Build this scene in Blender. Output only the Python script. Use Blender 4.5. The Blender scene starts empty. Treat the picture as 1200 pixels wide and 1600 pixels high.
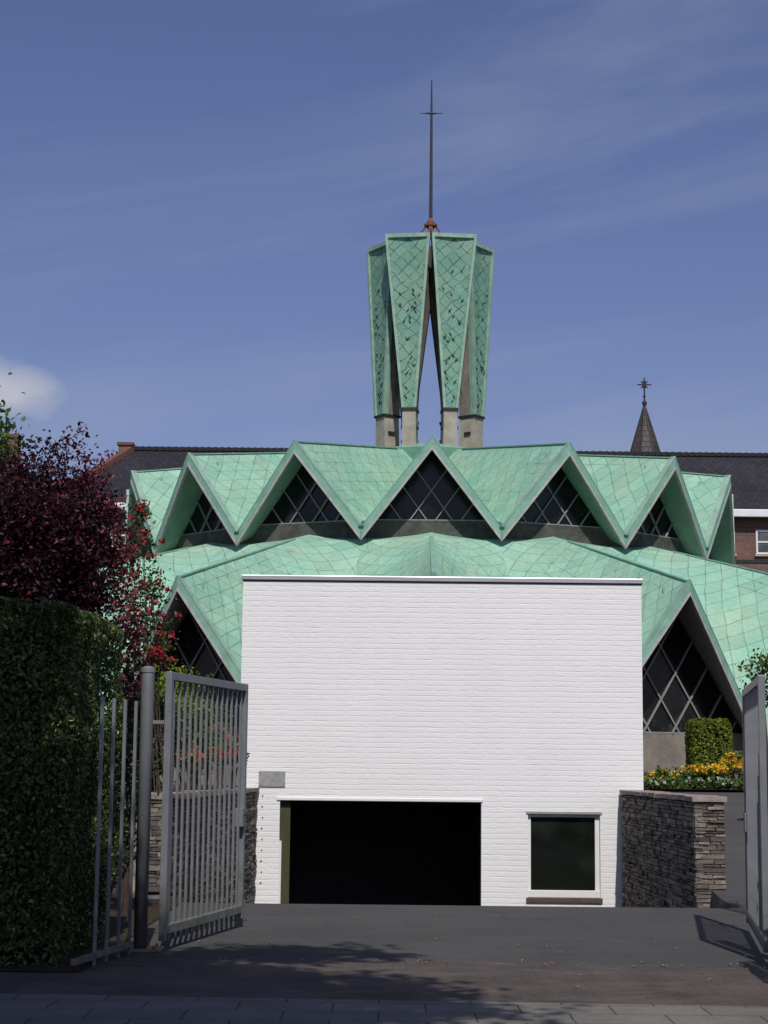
import bpy, bmesh, math, random
import numpy as np
from mathutils import Vector, Matrix
random.seed(7); rng = np.random.default_rng(7)
R = math.radians; PI = math.pi
S = bpy.context.scene; COL = S.collection

# ------------------------------------------------------------------ camera
F = 2740.0; PITCH = math.atan(395/F); ROLL = 0.0105
CM = Matrix.Rotation(PI/2 + PITCH, 4, 'X') @ Matrix.Rotation(ROLL, 4, 'Z')
EYE = Vector((0, 0, 1.6))
cam = bpy.data.objects.new('camera', bpy.data.cameras.new('camera')); COL.objects.link(cam)
cam.matrix_world = Matrix.Translation(EYE) @ CM
cam.data.sensor_fit = 'HORIZONTAL'; cam.data.sensor_width = 36; cam.data.lens = 36*F/1200
cam.data.clip_start = .05; cam.data.clip_end = 3000
S.camera = cam
S.render.resolution_x = 768; S.render.resolution_y = 1024

def P(x, y, D):
    """world point on the plane Y = D seen at photo pixel x, y"""
    d = CM.to_3x3() @ Vector(((x-600)/F, -(y-800)/F, -1))
    return EYE + d*(D/d.y)

# ------------------------------------------------------------------ light
SUN_EL = R(50); SUN_AZ = R(5)          # azimuth: to the right of straight behind the camera
to_sun = Vector((math.sin(SUN_AZ)*math.cos(SUN_EL), -math.cos(SUN_AZ)*math.cos(SUN_EL), math.sin(SUN_EL)))
sl = bpy.data.lights.new('sun', 'SUN'); sl.energy = 3.7; sl.angle = R(.53); sl.color = (1, .955, .9)
sun = bpy.data.objects.new('sun', sl); COL.objects.link(sun)
sun.rotation_euler = to_sun.to_track_quat('Z', 'Y').to_euler(); sun.location = (10, -20, 30)

class NT:
    def __init__(s, tree): s.t = tree; s.n = tree.nodes; s.l = tree.links
    def node(s, typ, **kw):
        n = s.n.new(typ)
        for k, v in kw.items(): setattr(n, k, v)
        return n
    def put(s, sock, v):
        if v is None: return
        if isinstance(v, bpy.types.NodeSocket): s.l.new(v, sock)
        else:
            if sock.type == 'RGBA' and hasattr(v, '__len__') and len(v) == 3: v = (*v, 1)
            sock.default_value = v
    def math(s, op, a, b=None, c=None, clamp=False):
        n = s.node('ShaderNodeMath', operation=op, use_clamp=clamp)
        s.put(n.inputs[0], a); s.put(n.inputs[1], b); s.put(n.inputs[2], c)
        return n.outputs[0]
    def vmath(s, op, a, b=None):
        n = s.node('ShaderNodeVectorMath', operation=op); s.put(n.inputs[0], a); s.put(n.inputs[1], b)
        return n.outputs[0]
    def mix(s, f, a, b, blend='MIX'):
        n = s.node('ShaderNodeMix', data_type='RGBA', blend_type=blend)
        s.put(n.inputs[0], f); s.put(n.inputs[6], a); s.put(n.inputs[7], b)
        return n.outputs[2]
    def noise(s, vec, scale, detail=4, rough=.55, dist=0, color=False):
        n = s.node('ShaderNodeTexNoise'); s.put(n.inputs['Vector'], vec)
        n.inputs['Scale'].default_value = scale; n.inputs['Detail'].default_value = detail
        n.inputs['Roughness'].default_value = rough; n.inputs['Distortion'].default_value = dist
        return n.outputs[1 if color else 0]
    def ramp(s, f, stops):
        n = s.node('ShaderNodeValToRGB'); s.put(n.inputs[0], f)
        e = n.color_ramp.elements
        while len(e) < len(stops): e.new(.5)
        for i, (p, c) in enumerate(stops):
            e[i].position = p; e[i].color = (*c, 1) if hasattr(c, '__len__') else (c, c, c, 1)
        return n.outputs[0]
    def rng(s, f, a, b, c=0., d=1.):
        n = s.node('ShaderNodeMapRange'); s.put(n.inputs[0], f)
        for i, v in enumerate((a, b, c, d)): n.inputs[i+1].default_value = v
        return n.outputs[0]
    def comb(s, x, y, z=0.):
        n = s.node('ShaderNodeCombineXYZ'); s.put(n.inputs[0], x); s.put(n.inputs[1], y); s.put(n.inputs[2], z)
        return n.outputs[0]
    def sep(s, v):
        n = s.node('ShaderNodeSeparateXYZ'); s.put(n.inputs[0], v); return n.outputs
    def bump(s, h, strength=.5, dist=.01):
        n = s.node('ShaderNodeBump'); s.put(n.inputs['Height'], h)
        n.inputs['Strength'].default_value = strength; n.inputs['Distance'].default_value = dist
        return n.outputs[0]

# sky
W = bpy.data.worlds.new('World'); S.world = W; W.use_nodes = True
w = NT(W.node_tree); w.n.clear()
sky = w.node('ShaderNodeTexSky', sky_type='NISHITA'); sky.sun_disc = False
sky.sun_elevation = SUN_EL; sky.sun_rotation = PI - SUN_AZ; sky.altitude = 50
sky.air_density = 1.15; sky.dust_density = .8; sky.ozone_density = 2.5
tc = w.node('ShaderNodeTexCoord'); d = w.sep(tc.outputs['Generated'])
u = w.math('DIVIDE', d[0], w.math('ADD', w.math('ABSOLUTE', d[1]), .25)); v = w.math('ADD', d[2], 0.)
# thin streaky cirrus
cv = w.comb(w.math('ADD', w.math('MULTIPLY', u, 1.3), w.math('MULTIPLY', v, -.7)), w.math('MULTIPLY', w.math('ADD', v, w.math('MULTIPLY', u, -.22)), 5.5), .3)
c1 = w.noise(cv, 2.1, 7, .58, .6)
c2 = w.noise(w.comb(u, v, 3.1), 2.4, 3)
cir = w.math('MULTIPLY', w.rng(c1, .42, .74), w.rng(c2, .36, .6))
# a soft white cumulus low at the left
pd = P(15, 612, 50) - EYE; pd.normalize(); uu = pd.x/(abs(pd.y)+.25); vv = pd.z
nn = w.noise(w.comb(u, w.math('MULTIPLY', v, 1.2), 0.), 30, 6, .6, color=True)
off = w.vmath('SUBTRACT', nn, (.5, .5, .5)); o = w.sep(off)
du = w.math('DIVIDE', w.math('ADD', w.math('SUBTRACT', u, uu-.018), w.math('MULTIPLY', o[0], .03)), .040)
dv = w.math('DIVIDE', w.math('ADD', w.math('SUBTRACT', v, vv), w.math('MULTIPLY', o[1], .025)), .0185)
rr = w.math('SQRT', w.math('ADD', w.math('MULTIPLY', du, du), w.math('MULTIPLY', dv, dv)))
cum = w.rng(rr, 1.1, .5)
tint = w.mix(1., sky.outputs[0], (.775, .70, .93), 'MULTIPLY')
bright = (3.6, 4.2, 5.4)
c_ = w.mix(w.math('MULTIPLY', cir, .8), tint, bright)
c_ = w.mix(w.math('MULTIPLY', cum, .62), c_, (7.4, 7.2, 7.2))
bg = w.node('ShaderNodeBackground'); w.put(bg.inputs[0], c_); bg.inputs[1].default_value = .085
wo = w.node('ShaderNodeOutputWorld'); w.l.new(bg.outputs[0], wo.inputs[0])

S.view_settings.view_transform = 'Standard'; S.view_settings.look = 'None'
S.view_settings.exposure = 0; S.view_settings.gamma = 1; S.view_settings.use_curve_mapping = False
S.render.engine = 'CYCLES'

# ------------------------------------------------------------------ materials
def mat(name):
    m = bpy.data.materials.new(name); m.use_nodes = True
    k = NT(m.node_tree); b = k.n['Principled BSDF']; k.b = b; k.m = m
    k.obj = k.node('ShaderNodeTexCoord').outputs['Object']
    return k
def fin(k, col=None, rough=None, metal=None, nrm=None, spec=None):
    b = k.b
    if col is not None: k.put(b.inputs['Base Color'], col)
    if rough is not None: k.put(b.inputs['Roughness'], rough)
    if metal is not None: k.put(b.inputs['Metallic'], metal)
    if nrm is not None: k.put(b.inputs['Normal'], nrm)
    if spec is not None: k.put(b.inputs['Specular IOR Level'], spec)
    return k.m
def simple(name, col, rough=.6, metal=0, var=.25, scale=6, bump=.15, bdist=.004, spec=.4):
    k = mat(name); n = k.noise(k.obj, scale, 6, .6); n2 = k.noise(k.obj, scale*7, 4)
    c = k.mix(1., col, k.ramp(k.math('ADD', k.math('MULTIPLY', n, .7), k.math('MULTIPLY', n2, .3)), [(.3, 1-var), (.7, 1+var*.5)]), 'MULTIPLY')
    return fin(k, c, rough, metal, k.bump(n2, bump, bdist), spec)

def copper(name, base, cw=.46, ch=.40, seam=.035, worn=0., third=True):
    k = mat(name)
    uv = k.node('ShaderNodeUVMap').outputs[0]
    wob = k.noise(uv, 1.1 if not worn else 2.2, 3, color=True)
    amp = .16 if not worn else .26
    uvw = k.vmath('ADD', uv, k.vmath('MULTIPLY', k.vmath('SUBTRACT', wob, (.5, .5, .5)), (amp, amp, 0)))
    x, y, _ = k.sep(uvw)
    a0 = k.math('DIVIDE', x, cw); b0 = k.math('DIVIDE', y, ch)
    a = k.math('ADD', a0, b0); b = k.math('SUBTRACT', b0, a0)
    def line(t, wd):
        f = k.math('FRACT', t); dd = k.math('MINIMUM', f, k.math('SUBTRACT', 1., f))
        return k.rng(dd, wd, wd*.35), f
    sn = k.noise(uv, 3.0, 3)
    wd = seam
    la, fa = line(a, wd); lb, fb = line(b, wd)
    m1 = k.math('MAXIMUM', la, lb)
    if third:
        lc, fc = line(k.math('MULTIPLY', a0, 2.), wd*1.3)
        m1 = k.math('MAXIMUM', m1, k.math('MULTIPLY', lc, k.rng(k.noise(uv, .35, 1), .45, .6)))
    brk = k.rng(sn, .36, .6, .45 if not worn else .15, 1.)
    m1 = k.math('MULTIPLY', m1, brk)
    cell = k.node('ShaderNodeTexWhiteNoise', noise_dimensions='2D')
    k.put(cell.inputs['Vector'], k.comb(k.math('FLOOR', a), k.math('FLOOR', b)))
    cr = cell.outputs[0]
    big = k.noise(k.obj, .8, 5, .6); fine = k.noise(k.obj, 14, 5, .65)
    streak = k.noise(k.comb(k.math('MULTIPLY', k.sep(uv)[0], 7.), k.math('MULTIPLY', k.sep(uv)[1], .8)), 1.5, 4, .6)
    c = k.mix(k.rng(big, .35, .68), base, (base[0]*1.35+.01, base[1]*1.06, base[2]*1.02))
    c = k.mix(1., c, k.ramp(cr, [(0, .89), (1, 1.07)]), 'MULTIPLY')
    c = k.mix(1., c, k.ramp(fine, [(.3, .90), (.7, 1.06)]), 'MULTIPLY')
    c = k.mix(k.math('MULTIPLY', k.rng(streak, .50, .78), .38 + .3*worn), c, (.20, .27, .19))
    br = k.noise(k.obj, 1.7, 5, .7)
    c = k.mix(k.math('MULTIPLY', k.rng(br, .62, .74), .45 + .3*worn), c, (.22, .18, .12))
    c = k.mix(k.math('MULTIPLY', m1, .66 + .3*worn), c, (.035, .085, .06))
    hgt = k.math('ADD', k.math('MULTIPLY', fa, .5), k.math('ADD', k.math('MULTIPLY', cr, .35), k.math('ADD', k.math('MULTIPLY', m1, -.8), k.math('MULTIPLY', k.noise(k.obj, 5, 3), .9))))
    return fin(k, c, .62, 0, k.bump(hgt, .35 + .4*worn, .018), .3)

M = {}
CB = (.235, .465, .350)
M['copper'] = copper('green_copper_tiles', CB, .60, .50)
M['copper_old'] = copper('worn_copper_tiles', (.145, .325, .25), .36, .36, .06, 1., False)
M['copper_trim'] = simple('green_copper_trim', (.21, .40, .31), .6, 0, .35, 3, .3, .01, .3)
M['copper_frame'] = simple('pale_copper_frame', (.27, .41, .32), .6, 0, .4, 3, .3, .01, .3)
M['copper_edge'] = simple('dark_copper_lip', (.05, .13, .10), .6, 0, .5, 4, .2, .01)
M['sill_dark'] = simple('mottled_dark_panel', (.085, .09, .075), .8, 0, .7, 3, .4, .01)
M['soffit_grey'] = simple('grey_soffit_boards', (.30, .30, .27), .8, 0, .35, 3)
M['pale_strip'] = simple('pale_weathered_edge', (.42, .40, .37), .6, 0, .45, 5, .2, .005)
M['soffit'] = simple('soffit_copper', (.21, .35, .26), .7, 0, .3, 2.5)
M['lattice'] = simple('window_lattice_metal', (.26, .26, .25), .5, 0, .3, 6)
M['concrete'] = simple('aged_concrete', (.24, .21, .18), .85, 0, .45, 2.2, .5, .015, .2)
M['concrete_pale'] = simple('pale_concrete', (.36, .33, .27), .85, 0, .4, 2.5, .4, .012, .2)
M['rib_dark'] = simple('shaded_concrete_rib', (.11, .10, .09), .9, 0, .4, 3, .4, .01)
M['rust'] = simple('rusty_iron', (.20, .075, .045), .8, 0, .5, 9)
M['mast'] = simple('dark_mast_metal', (.045, .035, .05), .5, 0, .3, 6)
M['black_iron'] = simple('black_iron', (.018, .02, .02), .6, 0, .3, 6)
M['frame_white'] = simple('white_window_frame', (.72, .72, .70), .45, 0, .08, 8)
M['gutter'] = simple('white_gutter', (.74, .74, .74), .4, 0, .12, 2)
M['alu'] = simple('aluminium_cap', (.50, .50, .51), .35, .55, .12, 1.5, .05)
M['plaque'] = simple('grey_plaque', (.30, .30, .29), .6, 0, .35, 12)
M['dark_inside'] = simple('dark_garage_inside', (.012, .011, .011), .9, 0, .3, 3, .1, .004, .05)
M['brown_sill'] = simple('brown_brick_sill', (.10, .065, .055), .8, 0, .4, 20)
M['bark'] = simple('bark', (.09, .065, .05), .9, 0, .5, 14, .8, .02, .1)
M['soil'] = simple('garden_soil', (.06, .045, .032), .95, 0, .5, 9, .9, .03, .1)
M['sand_render'] = simple('sand_coloured_slab', (.38, .30, .22), .85, 0, .25, 3.5, .4, .01, .15)
M['coping'] = simple('stone_coping', (.30, .25, .22), .85, 0, .4, 7, .6, .012, .15)
M['red_ridge'] = simple('red_ridge_tile', (.16, .07, .05), .85, 0, .4, 4)

def glass(name, col=(.012, .014, .014), rough=.12, painted_reflection=False):
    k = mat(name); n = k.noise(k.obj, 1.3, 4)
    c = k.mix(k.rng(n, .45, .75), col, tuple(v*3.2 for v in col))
    if painted_reflection: c = k.mix(k.math('MULTIPLY', k.rng(k.noise(k.obj, 1.9, 5, .7), .5, .7), k.rng(k.sep(k.obj)[2], 2.6, .6)), c, (.075, .07, .055))  # pale blotches low down: a reflection painted into the glass colour
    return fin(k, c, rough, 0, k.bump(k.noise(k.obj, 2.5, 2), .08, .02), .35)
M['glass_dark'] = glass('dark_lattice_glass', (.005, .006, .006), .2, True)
M['glass_win'] = glass('window_glass', (.006, .008, .006), .06)
M['pane_far'] = glass('far_window_pane', (.06, .065, .07), .15)

def galv():
    k = mat('grey_painted_steel'); n = k.noise(k.obj, 5, 5); z = k.sep(k.obj)[2]
    c = k.mix(1., (.205, .215, .225), k.ramp(n, [(.3, .82), (.7, 1.1)]), 'MULTIPLY')
    moss = k.math('MULTIPLY', k.rng(z, .75, .05), k.rng(k.noise(k.obj, 9, 4), .38, .62))
    c = k.mix(k.math('MULTIPLY', moss, .8), c, (.10, .11, .045))
    return fin(k, c, .48, .25, k.bump(k.noise(k.obj, 60, 3), .08, .002), .4)
M['steel'] = galv()

def white_brick():
    k = mat('white_painted_brick')
    x, y, z = k.sep(k.obj)
    w2 = k.noise(k.obj, 2.2, 3, color=True)
    wb = k.vmath('MULTIPLY', k.vmath('SUBTRACT', w2, (.5, .5, .5)), (.05, .035, 0))
    w3 = k.vmath('MULTIPLY', k.vmath('SUBTRACT', k.noise(k.obj, 11, 3, color=True), (.5, .5, .5)), (.02, .022, 0))
    uv = k.vmath('ADD', k.vmath('ADD', k.comb(k.math('ADD', x, y), z), wb), w3)
    b = k.node('ShaderNodeTexBrick'); k.put(b.inputs['Vector'], uv)
    b.inputs['Scale'].default_value = 1; b.inputs['Brick Width'].default_value = .235; b.inputs['Row Height'].default_value = .081
    b.inputs['Mortar Size'].default_value = .010; b.inputs['Mortar Smooth'].default_value = 1.; b.inputs['Bias'].default_value = 0
    k.put(b.inputs['Color1'], (1., 1., 1.)); k.put(b.inputs['Color2'], (.5, .5, .5)); k.put(b.inputs['Mortar'], (0., 0., 0.))
    bc = k.sep(b.outputs[0])[0]
    row = k.math('FRACT', k.math('DIVIDE', k.sep(uv)[1], .081)); rl = k.math('MINIMUM', row, k.math('SUBTRACT', 1., row))
    rm = k.math('MULTIPLY', k.rng(rl, .19, .03), k.rng(k.noise(k.comb(k.math('ADD', x, y), k.math('MULTIPLY', z, 6.)), 3.6, 4, .7), .42, .66))
    n1 = k.noise(k.comb(k.math('MULTIPLY', k.math('ADD', x, y), .5), z), 22, 5, .65); n2 = k.noise(k.obj, 1.1, 4)
    h = k.math('ADD', k.math('MULTIPLY', rm, -.9), k.math('ADD', k.math('MULTIPLY', b.outputs[1], -.14), k.math('ADD', k.math('MULTIPLY', bc, .35), k.math('MULTIPLY', n1, 1.2))))
    c = k.mix(k.rng(n2, .3, .75), (.725, .722, .705), (.765, .762, .745))
    c = k.mix(k.math('MULTIPLY', rm, .15), c, (.42, .42, .42))
    c = k.mix(k.math('MULTIPLY', k.rng(k.noise(k.obj, 34, 4, .7), .66, .74), .25), c, (.5, .48, .46))
    return fin(k, c, .65, 0, k.bump(h, .36, .012), .3)
M['white_brick'] = white_brick()

def brick(name, c1, c2, mortar, rh=.075, bw=.22):
    k = mat(name); x, y, z = k.sep(k.obj)
    b = k.node('ShaderNodeTexBrick'); k.put(b.inputs['Vector'], k.comb(k.math('ADD', x, y), z))
    b.inputs['Scale'].default_value = 1; b.inputs['Brick Width'].default_value = bw; b.inputs['Row Height'].default_value = rh
    b.inputs['Mortar Size'].default_value = .010; b.inputs['Mortar Smooth'].default_value = .5
    k.put(b.inputs['Color1'], c1); k.put(b.inputs['Color2'], c2); k.put(b.inputs['Mortar'], mortar)
    n = k.noise(k.obj, 1.2, 5); n2 = k.noise(k.obj, 9, 3)
    c = k.mix(1., b.outputs[0], k.ramp(k.math('ADD', k.math('MULTIPLY', n, .6), k.math('MULTIPLY', n2, .4)), [(.3, .6), (.7, 1.25)]), 'MULTIPLY')
    return fin(k, c, .85, 0, k.bump(k.math('SUBTRACT', n2, b.outputs[1]), .5, .01), .2)
M['brick_red'] = brick('brown_red_brick', (.20, .10, .075), (.13, .07, .06), (.2, .17, .15))

def tiles(name, c1, c2, rh=.25, bw=.24):
    k = mat(name); uv = k.node('ShaderNodeUVMap').outputs[0]
    b = k.node('ShaderNodeTexBrick'); k.put(b.inputs['Vector'], uv)
    b.inputs['Scale'].default_value = 1; b.inputs['Brick Width'].default_value = bw; b.inputs['Row Height'].default_value = rh
    b.inputs['Mortar Size'].default_value = .016; b.inputs['Mortar Smooth'].default_value = .6
    k.put(b.inputs['Color1'], c1); k.put(b.inputs['Color2'], c2); k.put(b.inputs['Mortar'], tuple(v*.35 for v in c1))
    n = k.noise(k.obj, .5, 5)
    fr = k.math('FRACT', k.math('DIVIDE', k.sep(uv)[1], rh))
    c = k.mix(1., b.outputs[0], k.ramp(n, [(.3, .75), (.7, 1.25)]), 'MULTIPLY')
    return fin(k, c, .6, 0, k.bump(k.math('SUBTRACT', k.math('MULTIPLY', fr, -1.), b.outputs[1]), .6, .03), .3)
M['slate_roof'] = tiles('dark_roof_tiles', (.034, .032, .038), (.022, .020, .025))
M['spire_slate'] = tiles('weathered_slate', (.060, .052, .042), (.035, .038, .034), .3, .3)
M['red_roof'] = tiles('red_roof_tiles', (.2, .08, .05), (.14, .06, .045))

def asphalt():
    k = mat('driveway_asphalt'); x, y, z = k.sep(k.obj)
    sp = k.noise(k.obj, 160, 3, .7); big = k.noise(k.obj, .5, 6, .6); mid = k.noise(k.comb(k.math('MULTIPLY', x, .35), y), 3, 5)
    c = k.mix(k.rng(big, .3, .7), (.060, .058, .056), (.076, .073, .070))
    c = k.mix(1., c, k.ramp(sp, [(.3, .7), (.7, 1.3)]), 'MULTIPLY')
    c = k.mix(1., c, k.ramp(mid, [(.3, .88), (.7, 1.1)]), 'MULTIPLY')
    c = k.mix(k.math('MULTIPLY', k.rng(k.noise(k.obj, 2.4, 4, .7), .64, .76), .4), c, (.10, .055, .06))
    vo = k.node('ShaderNodeTexVoronoi', feature='DISTANCE_TO_EDGE'); vo.inputs['Scale'].default_value = .55
    k.put(vo.inputs['Vector'], k.vmath('ADD', k.obj, k.vmath('MULTIPLY', k.noise(k.obj, 1.6, 5, .7, color=True), (.7, .7, 0))))
    crk = k.math('MULTIPLY', k.rng(vo.outputs[0], .012, .002), k.rng(k.noise(k.obj, .6, 2), .5, .6))
    c = k.mix(k.math('MULTIPLY', crk, .6), c, (.02, .02, .02))
    c = k.mix(k.math('MULTIPLY', k.rng(k.noise(k.comb(k.math('MULTIPLY', x, 1.6), k.math('MULTIPLY', y, .22)), 1.4, 4, .6), .56, .72), .35), c, (.045, .043, .043))
    return fin(k, c, .88, 0, k.bump(k.math('ADD', sp, k.math('MULTIPLY', mid, .5)), .5, .006), .2)
M['asphalt'] = asphalt()
def paver(name, c1, c2, bw, rh, mo, mort, dirt=.5):
    k = mat(name); wv = k.noise(k.obj, 1.5, 2, color=True)
    vec = k.vmath('ADD', k.obj, k.vmath('MULTIPLY', k.vmath('SUBTRACT', wv, (.5, .5, .5)), (.03, .03, 0)))
    b = k.node('ShaderNodeTexBrick'); k.put(b.inputs['Vector'], vec)
    b.inputs['Scale'].default_value = 1; b.inputs['Brick Width'].default_value = bw; b.inputs['Row Height'].default_value = rh
    b.inputs['Mortar Size'].default_value = mo; b.inputs['Mortar Smooth'].default_value = .4
    k.put(b.inputs['Color1'], c1); k.put(b.inputs['Color2'], c2); k.put(b.inputs['Mortar'], mort)
    n = k.noise(k.obj, 1.3, 6, .65); n2 = k.noise(k.obj, 45, 4)
    c = k.mix(1., b.outputs[0], k.ramp(n, [(.3, 1-dirt*.5), (.7, 1+dirt*.4)]), 'MULTIPLY')
    c = k.mix(1., c, k.ramp(n2, [(.3, .8), (.7, 1.2)]), 'MULTIPLY')
    c = k.mix(k.math('MULTIPLY', k.rng(k.noise(k.comb(k.math('MULTIPLY', k.sep(k.obj)[0], .4), k.sep(k.obj)[1]), 3.3, 6, .7), .56, .7), .5), c, (.16, .14, .10))
    return fin(k, c, .88, 0, k.bump(k.math('SUBTRACT', k.math('MULTIPLY', n2, .5), b.outputs[1]), .6, .008), .2)
M['red_pavers'] = paver('brown_red_pavers', (.098, .076, .066), (.078, .068, .061), .22, .11, .004, (.062, .052, .046), .8)
M['grey_slabs'] = paver('grey_concrete_slabs', (.172, .158, .140), (.148, .142, .126), .62, .42, .007, (.045, .05, .038), .45)

def stone_mat(name, lo, hi):
    k = mat(name); isl = k.node('ShaderNodeNewGeometry').outputs['Random Per Island']
    c = k.mix(isl, lo, hi); n = k.noise(k.obj, 9, 6, .7)
    c = k.mix(1., c, k.ramp(n, [(.3, .6), (.7, 1.35)]), 'MULTIPLY')
    c = k.mix(k.math('MULTIPLY', k.rng(k.noise(k.obj, 2.2, 4), .55, .7), .3), c, (.09, .10, .05))
    return fin(k, c, .8, 0, k.bump(k.noise(k.obj, 25, 6, .7), .8, .015), .25)
M['slate_stone'] = stone_mat('stacked_slate', (.055, .050, .046), (.25, .21, .17))
M['slate_mortar'] = simple('dark_joint', (.03, .027, .025), .95)

def leaf(name, a, b_, c3=None, p3=.9, trans=.25, rough=.5):
    k = mat(name); isl = k.node('ShaderNodeNewGeometry').outputs['Random Per Island']
    c = k.mix(isl, a, b_)
    c = k.mix(k.rng(k.noise(k.obj, 1.6, 3), .35, .65, 0., .5), c, tuple(v*.55 for v in a))
    if c3 is not None: c = k.mix(k.math('GREATER_THAN', isl, p3), c, c3)
    tr = k.node('ShaderNodeBsdfTranslucent'); k.put(tr.inputs[0], c)
    ms = k.node('ShaderNodeMixShader'); ms.inputs[0].default_value = trans
    fin(k, c, rough, 0, None, .3)
    k.l.new(k.b.outputs[0], ms.inputs[1]); k.l.new(tr.outputs[0], ms.inputs[2])
    k.l.new(ms.outputs[0], k.n['Material Output'].inputs[0])
    return k.m
M['hedge_leaf'] = leaf('hedge_leaf', (.045, .075, .020), (.12, .17, .05), (.22, .26, .08), .92)
M['hedge_leaf'].node_tree.nodes['Principled BSDF'].inputs['Roughness'].default_value = .3
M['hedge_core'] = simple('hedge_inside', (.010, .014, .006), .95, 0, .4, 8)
M['purple_leaf'] = leaf('purple_leaf', (.018, .007, .010), (.055, .013, .021), (.17, .028, .045), .90, .3)
M['green_leaf'] = leaf('green_leaf', (.05, .10, .02), (.12, .20, .04), None)
M['yellow_leaf'] = leaf('yellow_green_leaf', (.16, .22, .02), (.30, .36, .04), None)
M['dark_leaf'] = leaf('dark_green_leaf', (.02, .05, .015), (.06, .10, .03), None)
M['rose_leaf'] = leaf('rose_leaf', (.04, .09, .03), (.11, .17, .06), None)
M['petal_red'] = leaf('red_petal', (.30, .015, .03), (.55, .05, .07), None)
M['petal_pink'] = leaf('pink_petal', (.55, .30, .33), (.7, .6, .6), None)
M['petal_orange'] = leaf('orange_petal', (.72, .36, .02), (.85, .64, .05), None)
M['petal_scarlet'] = leaf('scarlet_petal', (.55, .08, .03), (.72, .2, .07), None)
M['petal_white'] = leaf('pale_flower', (.45, .55, .42), (.7, .75, .62), None)

# ------------------------------------------------------------------ mesh helpers
class MB:
    def __init__(s): s.v = []; s.f = []; s.uv = []
    def add(s, vs, fs, uvs=None):
        o = len(s.v); s.v += [tuple(p) for p in vs]
        for i, f in enumerate(fs):
            s.f.append(tuple(o+j for j in f))
            s.uv.append(uvs[i] if uvs else [(0, 0)]*len(f))
    def box(s, lo, hi, mtx=None):
        x0, y0, z0 = lo; x1, y1, z1 = hi
        vs = [Vector(p) for p in ((x0,y0,z0),(x1,y0,z0),(x1,y1,z0),(x0,y1,z0),(x0,y0,z1),(x1,y0,z1),(x1,y1,z1),(x0,y1,z1))]
        if mtx: vs = [mtx @ p for p in vs]
        s.hexa(vs)
    def hexa(s, vs):
        s.add(vs, [(0,3,2,1),(4,5,6,7),(0,1,5,4),(1,2,6,5),(2,3,7,6),(3,0,4,7)])
    def bar(s, a, b, wx, wy, up=(0,0,1)):
        a = Vector(a); b = Vector(b); d = (b-a).normalized(); u = Vector(up)
        if abs(d.dot(u)) > .95: u = Vector((0,1,0))
        sx = d.cross(u).normalized()*wx/2; sy = sx.cross(d).normalized()*wy/2
        s.hexa([a-sx-sy, a+sx-sy, a+sx+sy, a-sx+sy, b-sx-sy, b+sx-sy, b+sx+sy, b-sx+sy])
    def tube(s, pts, rad, n=8, cap=True):
        pts = [Vector(p) for p in pts]; rings = []
        for i, p in enumerate(pts):
            d = (pts[min(i+1, len(pts)-1)] - pts[max(i-1, 0)]).normalized()
            u = Vector((0,0,1)) if abs(d.z) < .9 else Vector((1,0,0))
            a = d.cross(u).normalized(); b = d.cross(a)
            r = rad[i] if hasattr(rad, '__len__') else rad
            rings.append([p + (a*math.cos(2*PI*k/n) + b*math.sin(2*PI*k/n))*r for k in range(n)])
        vs = [p for r_ in rings for p in r_]; fs = []
        for i in range(len(pts)-1):
            for k in range(n):
                k2 = (k+1) % n; fs.append((i*n+k, i*n+k2, (i+1)*n+k2, (i+1)*n+k))
        if cap: fs += [tuple(range(n-1, -1, -1)), tuple((len(pts)-1)*n+k for k in range(n))]
        s.add(vs, fs)
    def grid(s, top, uvs=None, t=0., close=(1,1,1,1)):
        """top[i][j]; optional thickness t straight down, with side walls"""
        ni, nj = len(top), len(top[0]); vs = [p for r_ in top for p in r_]; fs = []; fu = []
        for i in range(ni-1):
            for j in range(nj-1):
                q = ((i,j),(i,j+1),(i+1,j+1),(i+1,j)); fs.append(tuple(a*nj+b for a, b in q))
                fu.append([uvs[a][b] for a, b in q] if uvs else [(0,0)]*4)
        if t:
            o = len(vs); vs += [Vector(p) - Vector((0,0,t)) for p in vs[:]]
            for f, u_ in list(zip(fs, fu)): fs.append(tuple(o+k for k in reversed(f))); fu.append(list(reversed(u_)))
            ed = [[i*nj for i in range(ni)], [i*nj+nj-1 for i in range(ni)], list(range(nj)), [(ni-1)*nj+j for j in range(nj)]]
            for e, c in zip(ed, close):
                if c:
                    for a, b in zip(e, e[1:]): fs.append((a, b, o+b, o+a)); fu.append([(0,0)]*4)
        s.add(vs, fs, fu)
    def build(s, name, m, parent=None, smooth=False, loc=None, fixn=True):
        me = bpy.data.meshes.new(name); me.from_pydata(s.v, [], s.f)
        ul = me.uv_layers.new(name='UVMap'); flat = [c for f in s.uv for p in f for c in p]
        ul.data.foreach_set('uv', flat)
        if fixn:
            bm = bmesh.new(); bm.from_mesh(me); bmesh.ops.recalc_face_normals(bm, faces=bm.faces); bm.to_mesh(me); bm.free()
        if smooth: me.polygons.foreach_set('use_smooth', [True]*len(me.polygons))
        me.materials.append(m); me.update()
        o = bpy.data.objects.new(name, me); COL.objects.link(o)
        if parent: o.parent = parent
        if loc: o.location = loc
        return o
def tag(o, label=None, cat=None, group=None, kind=None):
    if label: o['label'] = label
    if cat: o['category'] = cat
    if group: o['group'] = group
    if kind: o['kind'] = kind
    return o
def empty(name, loc=(0,0,0), rz=0, **kw):
    o = bpy.data.objects.new(name, None); COL.objects.link(o); o.location = loc; o.rotation_euler = (0,0,rz)
    o.empty_display_size = .3
    return tag(o, **kw)
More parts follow.
